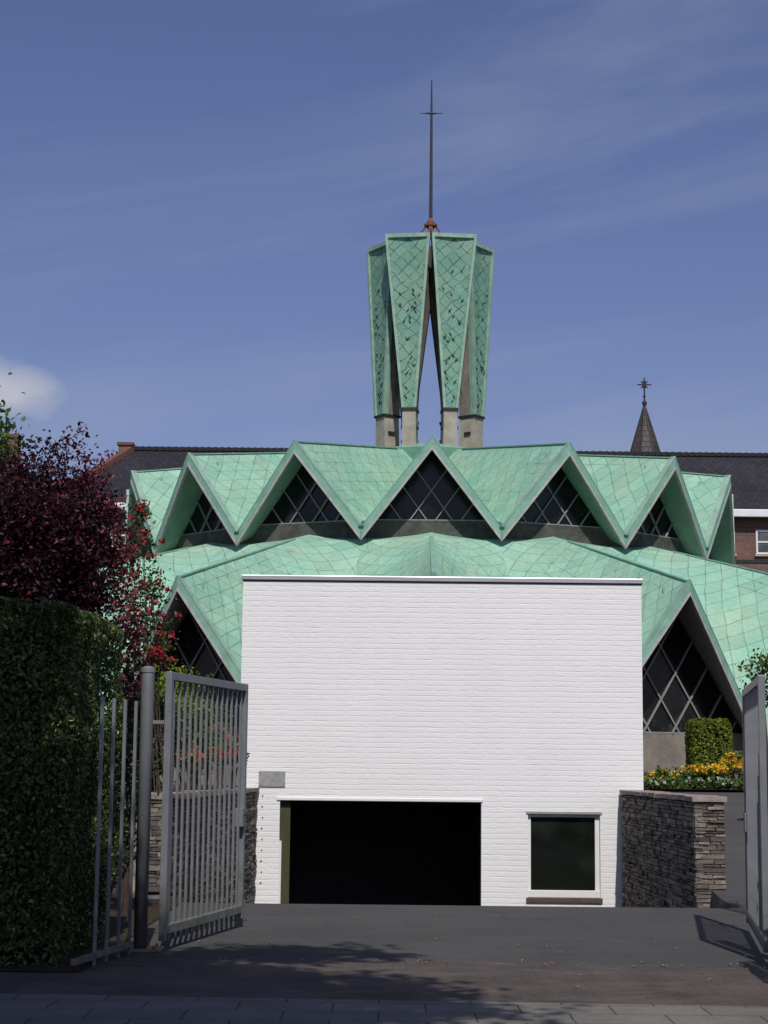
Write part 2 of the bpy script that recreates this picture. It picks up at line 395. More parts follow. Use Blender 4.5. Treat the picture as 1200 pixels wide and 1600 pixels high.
def cp(o, parent, rz=None, loc=None):
    c = o.copy(); COL.objects.link(c); c.parent = parent
    if rz is not None: c.rotation_euler = (0,0,rz)
    if loc is not None: c.location = loc
    return c
def bevel(o, w_=.01, seg=2):
    m = o.modifiers.new('bevel', 'BEVEL'); m.width = w_; m.segments = seg; m.limit_method = 'ANGLE'; return o

def leaves(name, pts, size, m, parent=None, nrm=None, jit=.9, asp=.55, loc=None):
    """many little leaf faces: every leaf is two triangles folded along the midrib"""
    pts = np.asarray(pts, float); n = len(pts)
    dr = rng.normal(size=(n,3))
    if nrm is not None: dr = nrm*1.0 + dr*jit
    dr /= np.linalg.norm(dr, axis=1)[:,None] + 1e-9
    t = rng.normal(size=(n,3)); t -= (t*dr).sum(1)[:,None]*dr; t /= np.linalg.norm(t, axis=1)[:,None] + 1e-9
    b = np.cross(dr, t); sz = size*rng.uniform(.6, 1.3, n)[:,None]
    A = pts - t*sz*.5; C = pts + t*sz*.5; fold = dr*sz*.12
    B = pts + b*sz*asp*.5 + fold - t*sz*.05; D = pts - b*sz*asp*.5 + fold - t*sz*.05
    vs = np.stack([A,B,C,D], 1).reshape(-1,3)
    me = bpy.data.meshes.new(name)
    me.vertices.add(4*n); me.vertices.foreach_set('co', vs.ravel())
    idx = (np.arange(n)*4)[:,None] + np.array([0,1,2,0,2,3])[None,:]
    me.loops.add(6*n); me.loops.foreach_set('vertex_index', idx.ravel().astype(np.int32))
    me.polygons.add(2*n); me.polygons.foreach_set('loop_start', np.arange(2*n, dtype=np.int32)*3)
    me.update(calc_edges=True); me.validate()
    me.materials.append(m)
    o = bpy.data.objects.new(name, me); COL.objects.link(o)
    if parent: o.parent = parent
    if loc: o.location = loc
    return o
def clumps(c, rad, ncl, per, spread, shell=.55):
    d = rng.normal(size=(ncl,3)); d /= np.linalg.norm(d, axis=1)[:,None]
    rr = rng.uniform(shell, 1, ncl)**.6
    cc = np.array(c) + d*rr[:,None]*np.array(rad)
    p = cc[:,None,:] + rng.normal(size=(ncl,per,3))*spread*rng.uniform(.6,1.3,(ncl,1,1))
    return p.reshape(-1,3), cc

# ------------------------------------------------------------------ ground levels
WL_near = P(258, 1400, 21.2); WL_near.z = 0; WL_far = P(401, 1300, 27.45)
WR_near = P(1086, 1300, 22.2); WR_far = P(971, 1300, 27.45)
TERR = 1.22; GY = 27.5; FLOOR = -1.22; CREST = 20.7
def xl(y):
    t = (y-WL_near.y)/(WL_far.y-WL_near.y); t = max(0, min(1, t)); return WL_near.x + (WL_far.x-WL_near.x)*t
def xr(y):
    t = (y-WR_near.y)/(WR_far.y-WR_near.y); t = max(0, min(1, t)); return WR_near.x + (WR_far.x-WR_near.x)*t
def sm(a, b, x): t = max(0, min(1, (x-a)/(b-a))); return t*t*(3-2*t)
def h_mid(y):
    if y <= CREST: return 0.
    if y <= 27.3: return FLOOR*(.35*sm(CREST, 27.0, y) + .65*(y-CREST)/6.6)
    return FLOOR
def h_left(y): return 0. if y < 21.35 else TERR - .06
def h_right(y): return TERR*.97*sm(20.6, 29.5, y)
def h_far(y): return TERR
EOFROWS = None
rows = [-400,-60,-10,4,9,12.0,14.0,16,18,19.5,20.2,20.5] + [20.7+.35*i for i in range(2)] + [21.34,21.36] + [21.8+.5*i for i in range(11)] + [27.3,27.52,27.54,29,30.5,33,36,42,60,120,400,1500]
g = MB(); top = []
for y in rows:
    L, Rr = xl(y), xr(y); hm = h_mid(y) if y < 27.53 else (FLOOR if y < 33 else TERR)
    r_ = [(x, y, h_left(y)) for x in (-1500,-300,-60,-20,-8,-5,-3.6)] + [(L-.26, y, h_left(y)), (L-.2, y, hm), (L, y, hm)]
    r_ += [(L+(Rr-L)*k/6, y, hm) for k in range(1,6)] + [(Rr, y, hm), (Rr+.16, y, hm), (Rr+.2, y, h_right(y) if y > 20.6 else 0)]
    r_ += [(x, y, h_right(y)) for x in (4.6,5.5,7,10,20,60,300,1500)]
    top.append([Vector(p) for p in r_])
g.grid(top)
tag(g.build('ground', M['asphalt'], fixn=False), kind='structure')

def sheet(name, x0, x1, ya, yb, z, m, n=24, slope=0, wob=0.):
    s_ = MB(); a = []; b = []
    for i in range(n+1):
        x = x0 + (x1-x0)*i/n; j = math.sin(x*1.7)*wob
        a.append(Vector((x, ya + slope*x, z))); b.append(Vector((x, yb + slope*x + j, z)))
    s_.grid([a, b]); return tag(s_.build(name, m, fixn=False), kind='structure')
sheet('brick_strip', -40, 40, 4, 14.75, .004, M['red_pavers'], 240, -.045, .09)
sheet('pavement', -40, 40, 2, 12.35, .008, M['grey_slabs'], 40, -.05)
# soil of the beds on the terrace and the verge beneath the hedge
sheet('hedge_soil', -40, -2.28, 13.75, 21.3, .012, M['soil'], 20)
sheet('left_bed_soil', -14, xl(27)-.3, 21.4, 33.0, TERR-.05, M['soil'], 8)
bed0, bed1 = 30.2, 35.6
sheet('right_bed_soil', 4.3, 14, 31.0, 36.0, TERR+.01, M['soil'], 8)

# ------------------------------------------------------------------ garage
gl = P(378, 1000, GY).x; gr = P(1003, 1000, GY).x; gtop = P(690, 903, GY).z
G = empty('garage', ((gl+gr)/2, GY, FLOOR), label='white painted brick garage with a wide black opening, before the green church', cat='garage')
gx = (gl+gr)/2; W_ = (gr-gl)/2
def gw(x, y): p = P(x, y, GY); return p.x-gx, p.z-FLOOR
ox0, _ = gw(436, 1330); ox1, _ = gw(752, 1330); _, oz = gw(594, 1252)
wx0, _ = gw(825, 1340); wx1, _ = gw(938, 1340); _, wz1 = gw(880, 1272); _, wz0 = gw(880, 1403)
HT = gtop-FLOOR-.06; T = .3; DEP = 5.9
w_ = MB()
xs = [-W_, ox0, ox1, wx0, wx1, W_]
def fb(x0, x1, z0, z1): w_.box((x0, 0, z0), (x1, T, z1))
fb(-W_, ox0, 0, HT); fb(ox0, ox1, oz, HT); fb(ox1, wx0, 0, HT); fb(wx0, wx1, wz1, HT); fb(wx0, wx1, 0, wz0); fb(wx1, W_, 0, HT)
w_.box((-W_, T, 0), (-W_+T, DEP, HT)); w_.box((W_-T, T, 0), (W_, DEP, HT)); w_.box((-W_+T, DEP-T, 0), (W_-T, DEP, HT))
me = w_.build('wall', M['white_brick'], G)
bm = bmesh.new(); bm.from_mesh(me.data); bmesh.ops.remove_doubles(bm, verts=bm.verts, dist=.0005)
seen = {}; dead = []
for f in bm.faces:
    key = tuple(round(c, 3) for c in f.calc_center_median()) + (round(f.calc_area(), 3),)
    if key in seen: dead += [f, seen[key]]
    seen[key] = f
bmesh.ops.delete(bm, geom=list(set(dead)), context='FACES'); bm.to_mesh(me.data); bm.free()
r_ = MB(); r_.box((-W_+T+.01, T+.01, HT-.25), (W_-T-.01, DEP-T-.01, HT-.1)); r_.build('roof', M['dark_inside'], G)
c_ = MB(); cpz0, cpz1 = HT, HT+.075
c_.box((-W_-.025, -.03, cpz0), (W_+.025, T+.02, cpz1)); c_.box((-W_-.025, T+.02, cpz0), (-W_+T+.02, DEP+.03, cpz1))
c_.box((W_-T-.02, T+.02, cpz0), (W_+.025, DEP+.03, cpz1)); c_.box((-W_+T+.02, DEP-T, cpz0), (W_-T-.02, DEP+.03, cpz1))
bevel(c_.build('roof_coping', M['alu'], G), .008)
c_ = MB(); c_.box((-W_-.012, -.012, HT-.022), (W_+.012, .0, HT)); c_.build('shadow_gap_strip', M['black_iron'], G)
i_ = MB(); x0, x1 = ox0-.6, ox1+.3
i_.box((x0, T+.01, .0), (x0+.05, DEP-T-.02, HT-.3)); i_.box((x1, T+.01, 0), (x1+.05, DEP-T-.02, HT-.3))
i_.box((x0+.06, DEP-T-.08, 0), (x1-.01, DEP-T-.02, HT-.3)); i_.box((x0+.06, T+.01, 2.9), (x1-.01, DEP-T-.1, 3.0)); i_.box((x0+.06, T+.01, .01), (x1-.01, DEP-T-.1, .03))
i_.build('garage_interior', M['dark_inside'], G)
j_ = MB(); j_.box((ox0, -.012, 0), (ox0+.035, .08, oz-.62)); j_.build('door_jamb', M['frame_white'], G)
j_ = MB(); j_.box((ox0+.002, .08, 0), (ox0+.16, .14, oz-.01)); j_.build('door_track', simple('mossy_track', (.05, .055, .02), .8), G)
j_ = MB(); j_.box((ox0-.05, -.02, oz-.0), (ox1+.02, .04, oz+.05)); bevel(j_.build('door_lintel', M['frame_white'], G), .008)
wf = MB(); fy0, fy1 = .06, .12; fw = .075
wf.box((wx0, fy0-.03, wz0), (wx1, fy1, wz0+.11)); wf.box((wx0, fy0, wz1-.05), (wx1, fy1, wz1))
wf.box((wx0, fy0, wz0+.11), (wx0+.05, fy1, wz1-.05)); wf.box((wx1-fw, fy0, wz0+.11), (wx1, fy1, wz1-.05))
fr = bevel(wf.build('window', M['frame_white'], G), .006)
pn = MB(); pn.box((wx0+.05, .09, wz0+.11), (wx1-fw, .105, wz1-.05)); pn.build('pane', M['glass_win'], fr)
sl_ = MB(); sl_.box((wx0-.03, -.03, wz0-.075), (wx1+.03, .06, wz0)); bevel(sl_.build('sill', M['brown_sill'], fr), .008)
ll = MB(); ll.box((wx0-.03, -.015, wz1), (wx1+.03, .06, wz1+.035)); ll.build('lintel', M['plaque'], fr)
pc = MB(); a0, b0 = gw(404, 1229); a1, b1 = gw(446, 1205); pc.box((a0, -.02, b0), (a1, .0, b1))
pq = bevel(pc.build('wall_plate', M['plaque'], G), .004)
for sx in (a0+.03, a1-.03):
    for sz in (b0+.03, b1-.03):
        t_ = MB(); t_.tube([(sx, -.026, sz), (sx, -.018, sz)], .008, 8); t_.build('screw', M['steel'], pq)
# stub bolts left of the opening
for k in range(9):
    zb = b0 - .14 - k*.165; t_ = MB(); t_.tube([(a0+.07+random.uniform(-.02,.02), -.012, zb), (a0+.07, .0, zb)], .010, 6); t_.build('bolt', M['brown_sill'], G)

# ------------------------------------------------------------------ stacked stone walls
def jbox(mb, o, ux, uy, a, b, j=.006):
    """jittered stone: a..b in (along, out, up)"""
    vs = []
    for (i, q, z) in ((0,0,0),(1,0,0),(1,1,0),(0,1,0),(0,0,1),(1,0,1),(1,1,1),(0,1,1)):
        p = o + ux*((b if i else a)[0]) + uy*((b if q else a)[1]) + Vector((0,0,(b if z else a)[2]))
        vs.append(p + Vector([random.uniform(-j, j) for _ in range(3)]))
    mb.hexa(vs)
def stones(mb, p0, p1, z0f, z1, out, depth=.10):
    """courses of flat stones on the face p0->p1; out = outward normal"""
    d = (p1-p0); L = d.length; ux = d.normalized(); z = z0f
    while z < z1-.02:
        hh = random.uniform(.026, .07); hh = min(hh, z1-z)
        s_ = random.uniform(-.2, 0)
        while s_ < L:
            ln = random.uniform(.12, .42); e = min(s_+ln, L)
            if e - max(s_, 0) > .03:
                o_ = random.uniform(-.016, .014)
                jbox(mb, p0, ux, out, (max(s_,0)+.006, -depth, z+.004), (e-.006, o_, z+hh-.006))
            s_ += ln
        z += hh
def stone_wall(near, far, side, th, ztop, z0, label, extra=None):
    near = Vector((near.x, near.y, 0)); far = Vector((far.x, far.y, 0)); d = (far-near).normalized()
    out = Vector((d.y, -d.x, 0))*(-side)     # towards the driveway
    if side > 0: out = Vector((-d.y, d.x, 0))
    else: out = Vector((d.y, -d.x, 0))
    t = empty('stone_wall', (near.x, near.y, 0), label=label, cat='wall', group='stone walls beside the garage drive')
    o = Vector((0,0,0)); f = far-near
    c = MB(); back = -out*th
    vs = [o-out*.03, f-out*.03, f+back, o+back]
    if extra is None: pass
    c.hexa([Vector((p.x, p.y, z0)) + d*(.03 if i in (0,3) else 0) for i, p in enumerate(vs)] + [Vector((p.x, p.y, ztop-.07)) + d*(.03 if i in (0,3) else 0) for i, p in enumerate(vs)])
    c.build('core', M['slate_mortar'], t)
    m = MB(); stones(m, o, f, z0, ztop-.06, out); stones(m, o+back, o, z0, ztop-.06, -d)
    if extra: extra(m, o, back, out, d)
    m.build('stonework', M['slate_stone'], t)
    k = MB(); s_ = -.03; L = f.length
    while s_ < L-.02:
        e = min(s_+random.uniform(.35,.6), L)
        jbox(k, o, d, out, (s_+.003, -th-.03, ztop-.06), (e-.003, .03, ztop), .007); s_ = e
    k.build('coping', M['coping'], t)
    return t
stone_wall(WR_near, WR_far, 1, .38, 1.25, -1.3, 'dry stacked slate wall right of the garage window, its inner face in shadow')
def ex(m, o, back, out, d): pass
lw = stone_wall(WL_near, WL_far, -1, .36, 1.23, -1.3, 'dry stacked slate wall seen through the bars of the open gate at left', ex)
# the sand-coloured return of the left bed
rt = MB(); bx = WL_near.x-.36
rt.box((0, 0, -.05), (3.6, .2, 1.12))
o = bevel(rt.build('low_wall', M['sand_render'], loc=(bx-3.6, WL_near.y+.02, 0)), .015)
tag(o, 'sand coloured rendered low wall between the grey post and the open gate', 'wall')

# ------------------------------------------------------------------ church
DC = 48.0; XC = 1.238; E = 1.6
CH = empty('church', (XC, DC, TERR), -.018, label='round church with zigzag green copper roofs and a tall copper clad tower', cat='church')
def zz(z): return z-TERR
HA = R(11.25)
def pol(r, a, z): return Vector((r*math.sin(a), -r*math.cos(a), z-TERR))
TH = .23
ZA, ZP, ZV, RP, RV = 10.10, 9.05, 6.98, 8.358, 8.242
R0 = 1.1
def zr_u(r): return ZA + (ZP-ZA)*(r-R0)/(RP-R0)
def zv_u(r): return 9.85 + (ZV-9.85)*(r-R0)/(RV-R0)
ur = MB(); lr = MB(); rc = MB(); so_u = MB(); so_l = MB()
LZ0, LZP, LRP, LRV, LZV = 7.06, 5.34, 13.56, .2705*DC, 1.42
def lower_ridge(r): return LZ0 + (LZP-LZ0)*(r-7.2)/(LRP-7.2)
def lower_valley(r):
    return 6.88 if r < 7.9 else 6.82 + (LZV-6.82)*((r-7.9)/(LRV-7.9))**1.08
for k in range(16):
    a0 = k*PI/8
    for sgn in (-1, 1):
        top = []; uv = []
        for i in range(9):
            f = i/8; A = pol(R0+(RP-R0)*f, a0, zr_u(R0+(RP-R0)*f)); B = pol(R0+(RV-R0)*f, a0+sgn*HA, zv_u(R0+(RV-R0)*f))
            row = [A.lerp(B, j/4) for j in range(5)]; top.append(row)
            uv.append([((A-row[j]).length*1.0 + k*3.3, f*7.1) for j in range(5)])
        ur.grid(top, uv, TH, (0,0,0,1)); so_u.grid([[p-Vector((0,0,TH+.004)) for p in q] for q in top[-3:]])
        top = []; uv = []; off = HA*sgn
        rs = [7.0, 7.5, 7.9] + [7.9+(1.0)*i for i in range(1,6)]
        n = 12
        for i in range(n+1):
            f = i/n; rr_ = 7.0 + (LRP-7.0)*f; rv_ = 7.0 + (LRV-7.0)*f
            A = pol(rr_, a0, lower_ridge(rr_)); B = pol(rv_, a0+off, lower_valley(rv_)); row = []
            for j in range(7):
                q = j/6; sag = .05*math.sin(PI*q)*(1-f)   # slight dish near the upper wall
                row.append(A.lerp(B, q) - Vector((0,0,sag)))
            top.append(row); uv.append([((A-row[j]).length*sgn + k*2.7, f*7.4) for j in range(7)])
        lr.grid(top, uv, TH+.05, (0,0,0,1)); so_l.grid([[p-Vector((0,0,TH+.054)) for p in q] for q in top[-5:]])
    # ridge caps and snow hooks
    for (ra, rb, zf) in ((R0+1.2, RP-.02, zr_u), (8.3, LRP-.02, lower_ridge)):
        A = pol(ra, a0, zf(ra)+.008); B = pol(rb, a0, zf(rb)+.008)
        rc.bar(A, B, .085, .03)
        for q in range(5):
            c = A.lerp(B, (q+.6)/5.2); sd = Vector((math.cos(a0), math.sin(a0), 0))
            for s2 in (-.22, .22): rc.box(c+sd*s2+Vector((-.025,-.025,-.36)), c+sd*s2+Vector((.025,.025,-.23)))
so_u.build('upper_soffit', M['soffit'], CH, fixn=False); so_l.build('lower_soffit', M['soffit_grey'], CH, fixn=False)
ur.build('upper_roof', M['copper'], CH); lr.build('lower_roof', M['copper'], CH)
rcp = rc.build('ridge_cap', M['copper_trim'], CH)
# the drum between the tiers and a crown ring under the tower
dr = MB(); n = 32
ring = [(1.75, 9.55), (1.95, 10.02), (.9, 10.3), (.0, 10.32)]
for (ra, za), (rb, zb) in zip(ring, ring[1:]):
    for i in range(n):
        a, b = 2*PI*i/n, 2*PI*(i+1)/n; dr.add([pol(ra, a, za), pol(ra, b, za), pol(rb, b, zb), pol(rb, a, zb)], [(0,1,2,3)])
dr.build('roof_crown', M['copper_trim'], CH)

def gable(dw, apex_z, base_z, base_x, sill_z, floor_z, peak, valley, fr_list, mull, names):
    """one gable facing -Y; returns the parts"""
    half = lambda z: base_x*(apex_z-z)/(apex_z-base_z)
    gm = MB(); hs = half(sill_z)
    gm.add([(-hs, -dw, zz(sill_z)), (hs, -dw, zz(sill_z)), (0, -dw, zz(apex_z))], [(0,1,2)])
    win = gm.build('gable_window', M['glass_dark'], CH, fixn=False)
    lt = MB(); yb = -dw-.035
    nx = base_x/(apex_z-base_z)
    Lz = apex_z-base_z
    for t in fr_list:
        zs = apex_z - Lz*t; xs_ = half(zs)
        if zs <= sill_z+.05: continue
        for sg in (-1, 1):
            # starts on one slope and runs down parallel to the other one
            ze = sill_z; xe = -sg*xs_ + sg*(zs-ze)*nx
            lt.bar((-sg*xs_, yb + sg*.012, zz(zs)), (xe, yb + sg*.012, zz(ze)), mull, .05, (0,1,0))
    # bars that start from the sill corner outwards
    lt.bar((-hs, yb, zz(sill_z)+mull*.5), (hs, yb, zz(sill_z)+mull*.5), .04, mull, (0,0,1))
    lt.build('lattice', M['lattice'], win)
    sp = MB(); dsp = dw+.05
    sp.hexa([Vector((-half(floor_z), -dsp, zz(floor_z))), Vector((half(floor_z), -dsp, zz(floor_z))), Vector((half(floor_z), -dsp+.2, zz(floor_z))), Vector((-half(floor_z), -dsp+.2, zz(floor_z))),
             Vector((-hs-.02, -dsp, zz(sill_z))), Vector((hs+.02, -dsp, zz(sill_z))), Vector((hs+.02, -dsp+.2, zz(sill_z))), Vector((-hs-.02, -dsp+.2, zz(sill_z)))])
    base = sp.build(names, M['sill_dark' if names == 'sill_panel' else 'concrete'], win)
    # verge boards
    tr = MB(); ps = MB(); lip = MB()
    Pk = Vector((0, -peak[0], zz(peak[1]))); up = Vector((0,0,1)); ov = Vector((0,-1,0))
    for sg in (-1, 1):
        V = Vector((sg*valley[1], -valley[0], zz(valley[2])))
        def slab(mb, z0, z1, y0, y1):
            mb.hexa([Pk+up*z0+ov*y0, V+up*z0+ov*y0, V+up*z0+ov*y1, Pk+up*z0+ov*y1, Pk+up*z1+ov*y0, V+up*z1+ov*y0, V+up*z1+ov*y1, Pk+up*z1+ov*y1])
        slab(tr, -TH+.03, .035, -.03, .035)
        slab(ps, -TH-.05, -TH+.03, -.03, .045)
        slab(lip, .035, .05, -.12, .045)
    v1 = tr.build('verge_board', M['copper_trim'], CH); v2 = ps.build('edge_strip', M['pale_strip'], v1); v3 = lip.build('lip', M['copper_frame'], v1)
    # soffit lining
    return [(win, [c for c in win.children]), (v1, [v2, v3])]
rw = 7.5/math.cos(HA)
up_parts = gable(7.5, zr_u(7.5)-TH+.12, zv_u(rw)-TH, 7.5*math.tan(HA), 7.24, 6.35, (RP, ZP), (RV*math.cos(HA), RV*math.sin(HA), ZV), (.27, .47, .67, .87), .026, 'sill_panel')
ld = 12.35; rl = ld/math.cos(HA)
lo_parts = gable(ld, lower_ridge(ld)-.35+.12, lower_valley(rl)-.35, ld*math.tan(HA), 2.3, 1.0, (LRP, LZP), (LRV*math.cos(HA), LRV*math.sin(HA), LZV), (.17, .31, .45, .59, .73, .87), .032, 'concrete_base')
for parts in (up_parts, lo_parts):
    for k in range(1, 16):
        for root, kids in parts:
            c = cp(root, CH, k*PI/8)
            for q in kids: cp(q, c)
# gutter spouts in the upper valleys
sp0 = None
for k in range(16):
    a = k*PI/8+HA
    if sp0 is None:
        m = MB(); m.bar((0, -RV+.35, zz(ZV+.2)), (0, -RV-.06, zz(ZV+.02)), .12, .05)
        sp0 = m.build('valley_spout', M['copper_edge'], CH); sp0.rotation_euler = (0,0,a)
    else: cp(sp0, CH, a)

# tower: eight copper faced legs, narrow at the foot and wide at the top
ZT = P(636, 368, DC-1.2).z; ZC = P(642, 640, DC-1.2).z; ZB = 9.75
def leg(foot, topc, yaw, fsc=1.):
    zt, zc, zb = zz(ZT), zz(ZC), zz(ZB)
    rot = Matrix.Rotation(-yaw, 2); fl_ = rot @ Vector(foot); tl_ = rot @ Vector(topc)
    cb_, ct_ = fl_.x, tl_.x; rb, rt_ = -fl_.y, -tl_.y; rcc = rb+.02
    hb, hc, ht = .195*fsc, .18*fsc, .60
    db, dc_, dt = .50, .48, .16
    def ring_(c, h, r, d, z, hi=None): hi = h if hi is None else hi; return [Vector((c-h,-r,z)), Vector((c+h,-r,z)), Vector((c+hi,-r+d,z)), Vector((c-hi,-r+d,z))]
    core = MB(); core.hexa(ring_(cb_, hc, rcc-.03, dc_, zc) + ring_(ct_, ht*.98, rt_-.08, dt, zt, ht*.6))
    L = core.build('tower_leg', M['concrete'], CH); L.rotation_euler = (0,0,yaw)
    ft = MB(); ft.hexa(ring_(cb_, hb+.01, rb+.02, db, zb) + ring_(cb_, hc+.01, rcc+.02, dc_, zc)); ft.build('foot', M['concrete_pale'], L)
    # rib that leans in from the foot to the middle of the tower
    zf_ = zz(P(674, 457, DC-.4).z); sg = 1 if foot[0] < 0 else -1
    A_ = Vector((foot[0]*1., foot[1]*1., 0)); inn = (Vector((0, 0, 0))-A_).normalized()
    a_ = Vector((foot[0]*.82, foot[1]*.66, zc)); a0_ = Vector((foot[0]*(1. if abs(yaw) < .3 or abs(yaw) > 2.5 else .85), foot[1]*.86, zc)); a1_ = Vector((topc[0]*(.95 if abs(yaw) < .3 or abs(yaw) > 2.5 else .6), topc[1]*.86, zt-.1))
    b_ = Vector((foot[0]*.03, foot[1]*.30, zf_)); c_2 = Vector((foot[0]*.03, foot[1]*.30, zt-.05)); pr = Vector((-inn.y, inn.x, 0))*.07
    back = Matrix.Rotation(-yaw, 3, 'Z'); q_ = [a0_, a_, b_, c_2, a1_]; rib = MB()
    rib.add([back @ (v-pr) for v in q_] + [back @ (v+pr) for v in q_], [(0,1,2,3,4), (9,8,7,6,5)] + [(i, i+5, (i+1)%5+5, (i+1)%5) for i in range(5)])
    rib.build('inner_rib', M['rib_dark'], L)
    for z in (zc+.03, zb+.2):
        bd = MB(); bd.box((cb_-hc-.045, -rcc-.06, z-.035), (cb_+hc+.045, -rcc+dc_+.03, z+.03)); bd.build('band', M['black_iron'], L)
    for sx in (-1,1):
        bd = MB(); bd.box((cb_+sx*(hc+.03)-.03, -rcc+.1, zc-.5), (cb_+sx*(hc+.03)+.03, -rcc+.3, zc-.42)); bd.build('bracket', M['black_iron'], L)
    top = []; uv = []; n = 16
    for i in range(n+1):
        f = i/n; h = (hc+(ht-hc)*f)*.97; c = cb_+(ct_-cb_)*f; r = rcc+(rt_-rcc)*f; z = zc+.03+(zt-zc-.03)*f
        top.append([Vector((c+h*(2*j/6-1), -r-.012 + .05*(1-abs(2*j/6-1))*f, z)) for j in range(7)]); uv.append([(h*(2*j/6-1), z) for j in range(7)])
    t_ = MB(); t_.grid(top, uv); t_.build('copper_face', M['copper_old'], L)
    for sx in (-1, 1):
        frm = MB()
        a = Vector((cb_+sx*(hc-.01), -rcc-.02, zc+.06)); b = Vector((ct_+sx*(ht-.015), -rt_-.02, zt-.05)); frm.bar(a, b, .075, .10, (0,1,0))
        frm.build('edge_frame', M['copper_frame'], L)
        frm = MB(); e = .11
        frm.hexa([Vector((cb_+sx*(hc-.03), -rcc, zc)), Vector((cb_+sx*(hc+.012), -rcc, zc)), Vector((cb_+sx*(hc+.012), -rcc+e, zc)), Vector((cb_+sx*(hc-.03), -rcc+e, zc)),
                  Vector((ct_+sx*(ht-.04), -rt_, zt)), Vector((ct_+sx*(ht+.01), -rt_, zt)), Vector((ct_+sx*(ht+.0), -rt_+e, zt)), Vector((ct_+sx*(ht-.05), -rt_+e, zt))])
        frm.build('side_flashing', M['copper_trim'], L)
    frm = MB(); frm.box((ct_-ht-.02, -rt_-.055, zt-.05), (ct_+ht+.02, -rt_+dt+.06, zt+.06)); frm.build('top_cap', M['copper_frame'], L)
    sc = MB()
    for q in range(26):
        f = random.uniform(.03, .8); h = (hc+(ht-hc)*f)*.62; x = random.uniform(-h, h); z = zc+(zt-zc)*f; r = rcc+(rt_-rcc)*f; c = cb_+(ct_-cb_)*f
        s_ = random.uniform(.03, .06); tw = random.choice((-1,1))
        y = -r-.01+.05*(1-abs(x)/max(h,.01)*.6)*f
        sc.add([(c+x, y, z), (c+x+tw*s_*1.6, y-.005, z+s_*1.6), (c+x+tw*s_*1.1, y-.05, z+s_*.4), (c+x-tw*.01, y-.045, z-s_*.7)], [(0,1,2),(0,2,3)])
    o = sc.build('curled_tiles', M['copper_edge'], L, fixn=False); o['kind'] = 'stuff'
    return L
for (fx, fy, tx, ty, yw, fs_) in ((.56,-1.15,.64,-1.2,7,.96), (1.34,-.12,1.41,-.2,55,1.15)):
    leg((-fx, fy), (-tx, ty), R(-yw), fs_); leg((fx, fy), (tx, ty), R(yw), fs_)
leg((-.57, 1.25), (-.69, 1.3), R(180+7)); leg((.57, 1.25), (.69, 1.3), R(180-7))
HZ = zz(P(673, 353, DC).z)
for (x, y) in ((-.14,-1.2),(.14,-1.2),(-1.1,-.5),(1.1,-.5),(-.14,1.25),(.14,1.25)):
    br = MB(); br.tube([(x, y, zz(ZT)-.35), (x*.55, y*.55, zz(ZT)+.0), (x*.15, y*.15, HZ-.08)], .03, 6); br.build('tower_brace', M['rust'], CH)
rn = MB(); rn.tube([(0,0,HZ-.1), (0,0,HZ-.03), (0,0,HZ-.02), (0,0,HZ+.04), (0,0,HZ+.05), (0,0,HZ+.12), (0,0,HZ+.22)], [.09,.10,.19,.19,.10,.10,.05], 14)
rn.build('mast_collar', M['rust'], CH)
MZ = zz(P(677, 125, DC).z); AZ = zz(P(677, 177, DC).z)
ms = MB(); ms.tube([(0,0,HZ+.1), (0,0,AZ), (.0,0,MZ)], [.052,.034,.016], 8)
mst = ms.build('mast', M['mast'], CH)
cr = MB(); cr.tube([(-.34,0,AZ), (-.17,0,AZ), (0,0,AZ), (.17,0,AZ), (.34,0,AZ)], [.008,.018,.045,.018,.008], 8); cr.build('cross_arm', M['mast'], mst)

# ------------------------------------------------------------------ background buildings
BD = 68.0
def rect_uv(mb, a, b, c, d, su, sv): mb.add([a,b,c,d], [(0,1,2,3)], [[(0,0),(su,0),(su,sv),(0,sv)]])
bl = P(90, 790, BD).x; brx = 34.0; be = P(700, 795, BD).z; rzd = 4.3; rtop = P(700, 708, BD+rzd).z
rl_x = P(206, 703, BD+rzd).x
B = empty('brick_building', ((bl+brx)/2, BD, TERR), label='long brown brick building with a dark tiled roof and white gutter behind the church', cat='building')
bx_ = (bl+brx)/2
m = MB(); m.box((bl-bx_, 0, 0), (brx-bx_, 2*rzd, be-TERR)); m.build('wall', M['brick_red'], B)
m = MB(); z0 = be-TERR+.02; z1 = rtop-TERR; e = .35
A_, B_, C_, D_ = Vector((bl-bx_-e,-e,z0)), Vector((brx-bx_+e,-e,z0)), Vector((brx-bx_+e,2*rzd+e,z0)), Vector((bl-bx_-e,2*rzd+e,z0))
E_, F_ = Vector((rl_x-bx_, rzd, z1)), Vector((brx-bx_-3, rzd, z1)); sl2 = math.hypot(rzd+e, z1-z0)
LL = brx-bl+.7
m.add([A_,B_,F_,E_], [(0,1,2,3)], [[(0,0),(LL,0),(LL-3,sl2),(rl_x-bl,sl2)]])
m.add([C_,D_,E_,F_], [(0,1,2,3)], [[(0,0),(LL,0),(LL-3,sl2),(3,sl2)]])
m.add([D_,A_,E_], [(0,1,2)], [[(0,0),(9,0),(4.5,6)]]); m.add([B_,C_,F_], [(0,1,2)], [[(0,0),(9,0),(4.5,6)]])
m.add([A_,B_,C_,D_], [(3,2,1,0)])
rf = m.build('roof', M['slate_roof'], B, fixn=False)
m = MB(); n = 150
for i in range(n):
    a = E_.lerp(F_, i/n); b = E_.lerp(F_, (i+.93)/n); m.bar(a+Vector((0,0,.03)), b+Vector((0,0,.06)), .3, .16)
m.build('ridge_tiles', M['slate_roof'], rf)
m = MB(); n = 16
for i in range(n): m.bar(E_.lerp(A_, i/n)+Vector((0,0,.1)), E_.lerp(A_, (i+.93)/n)+Vector((0,0,.05)), .34, .2)
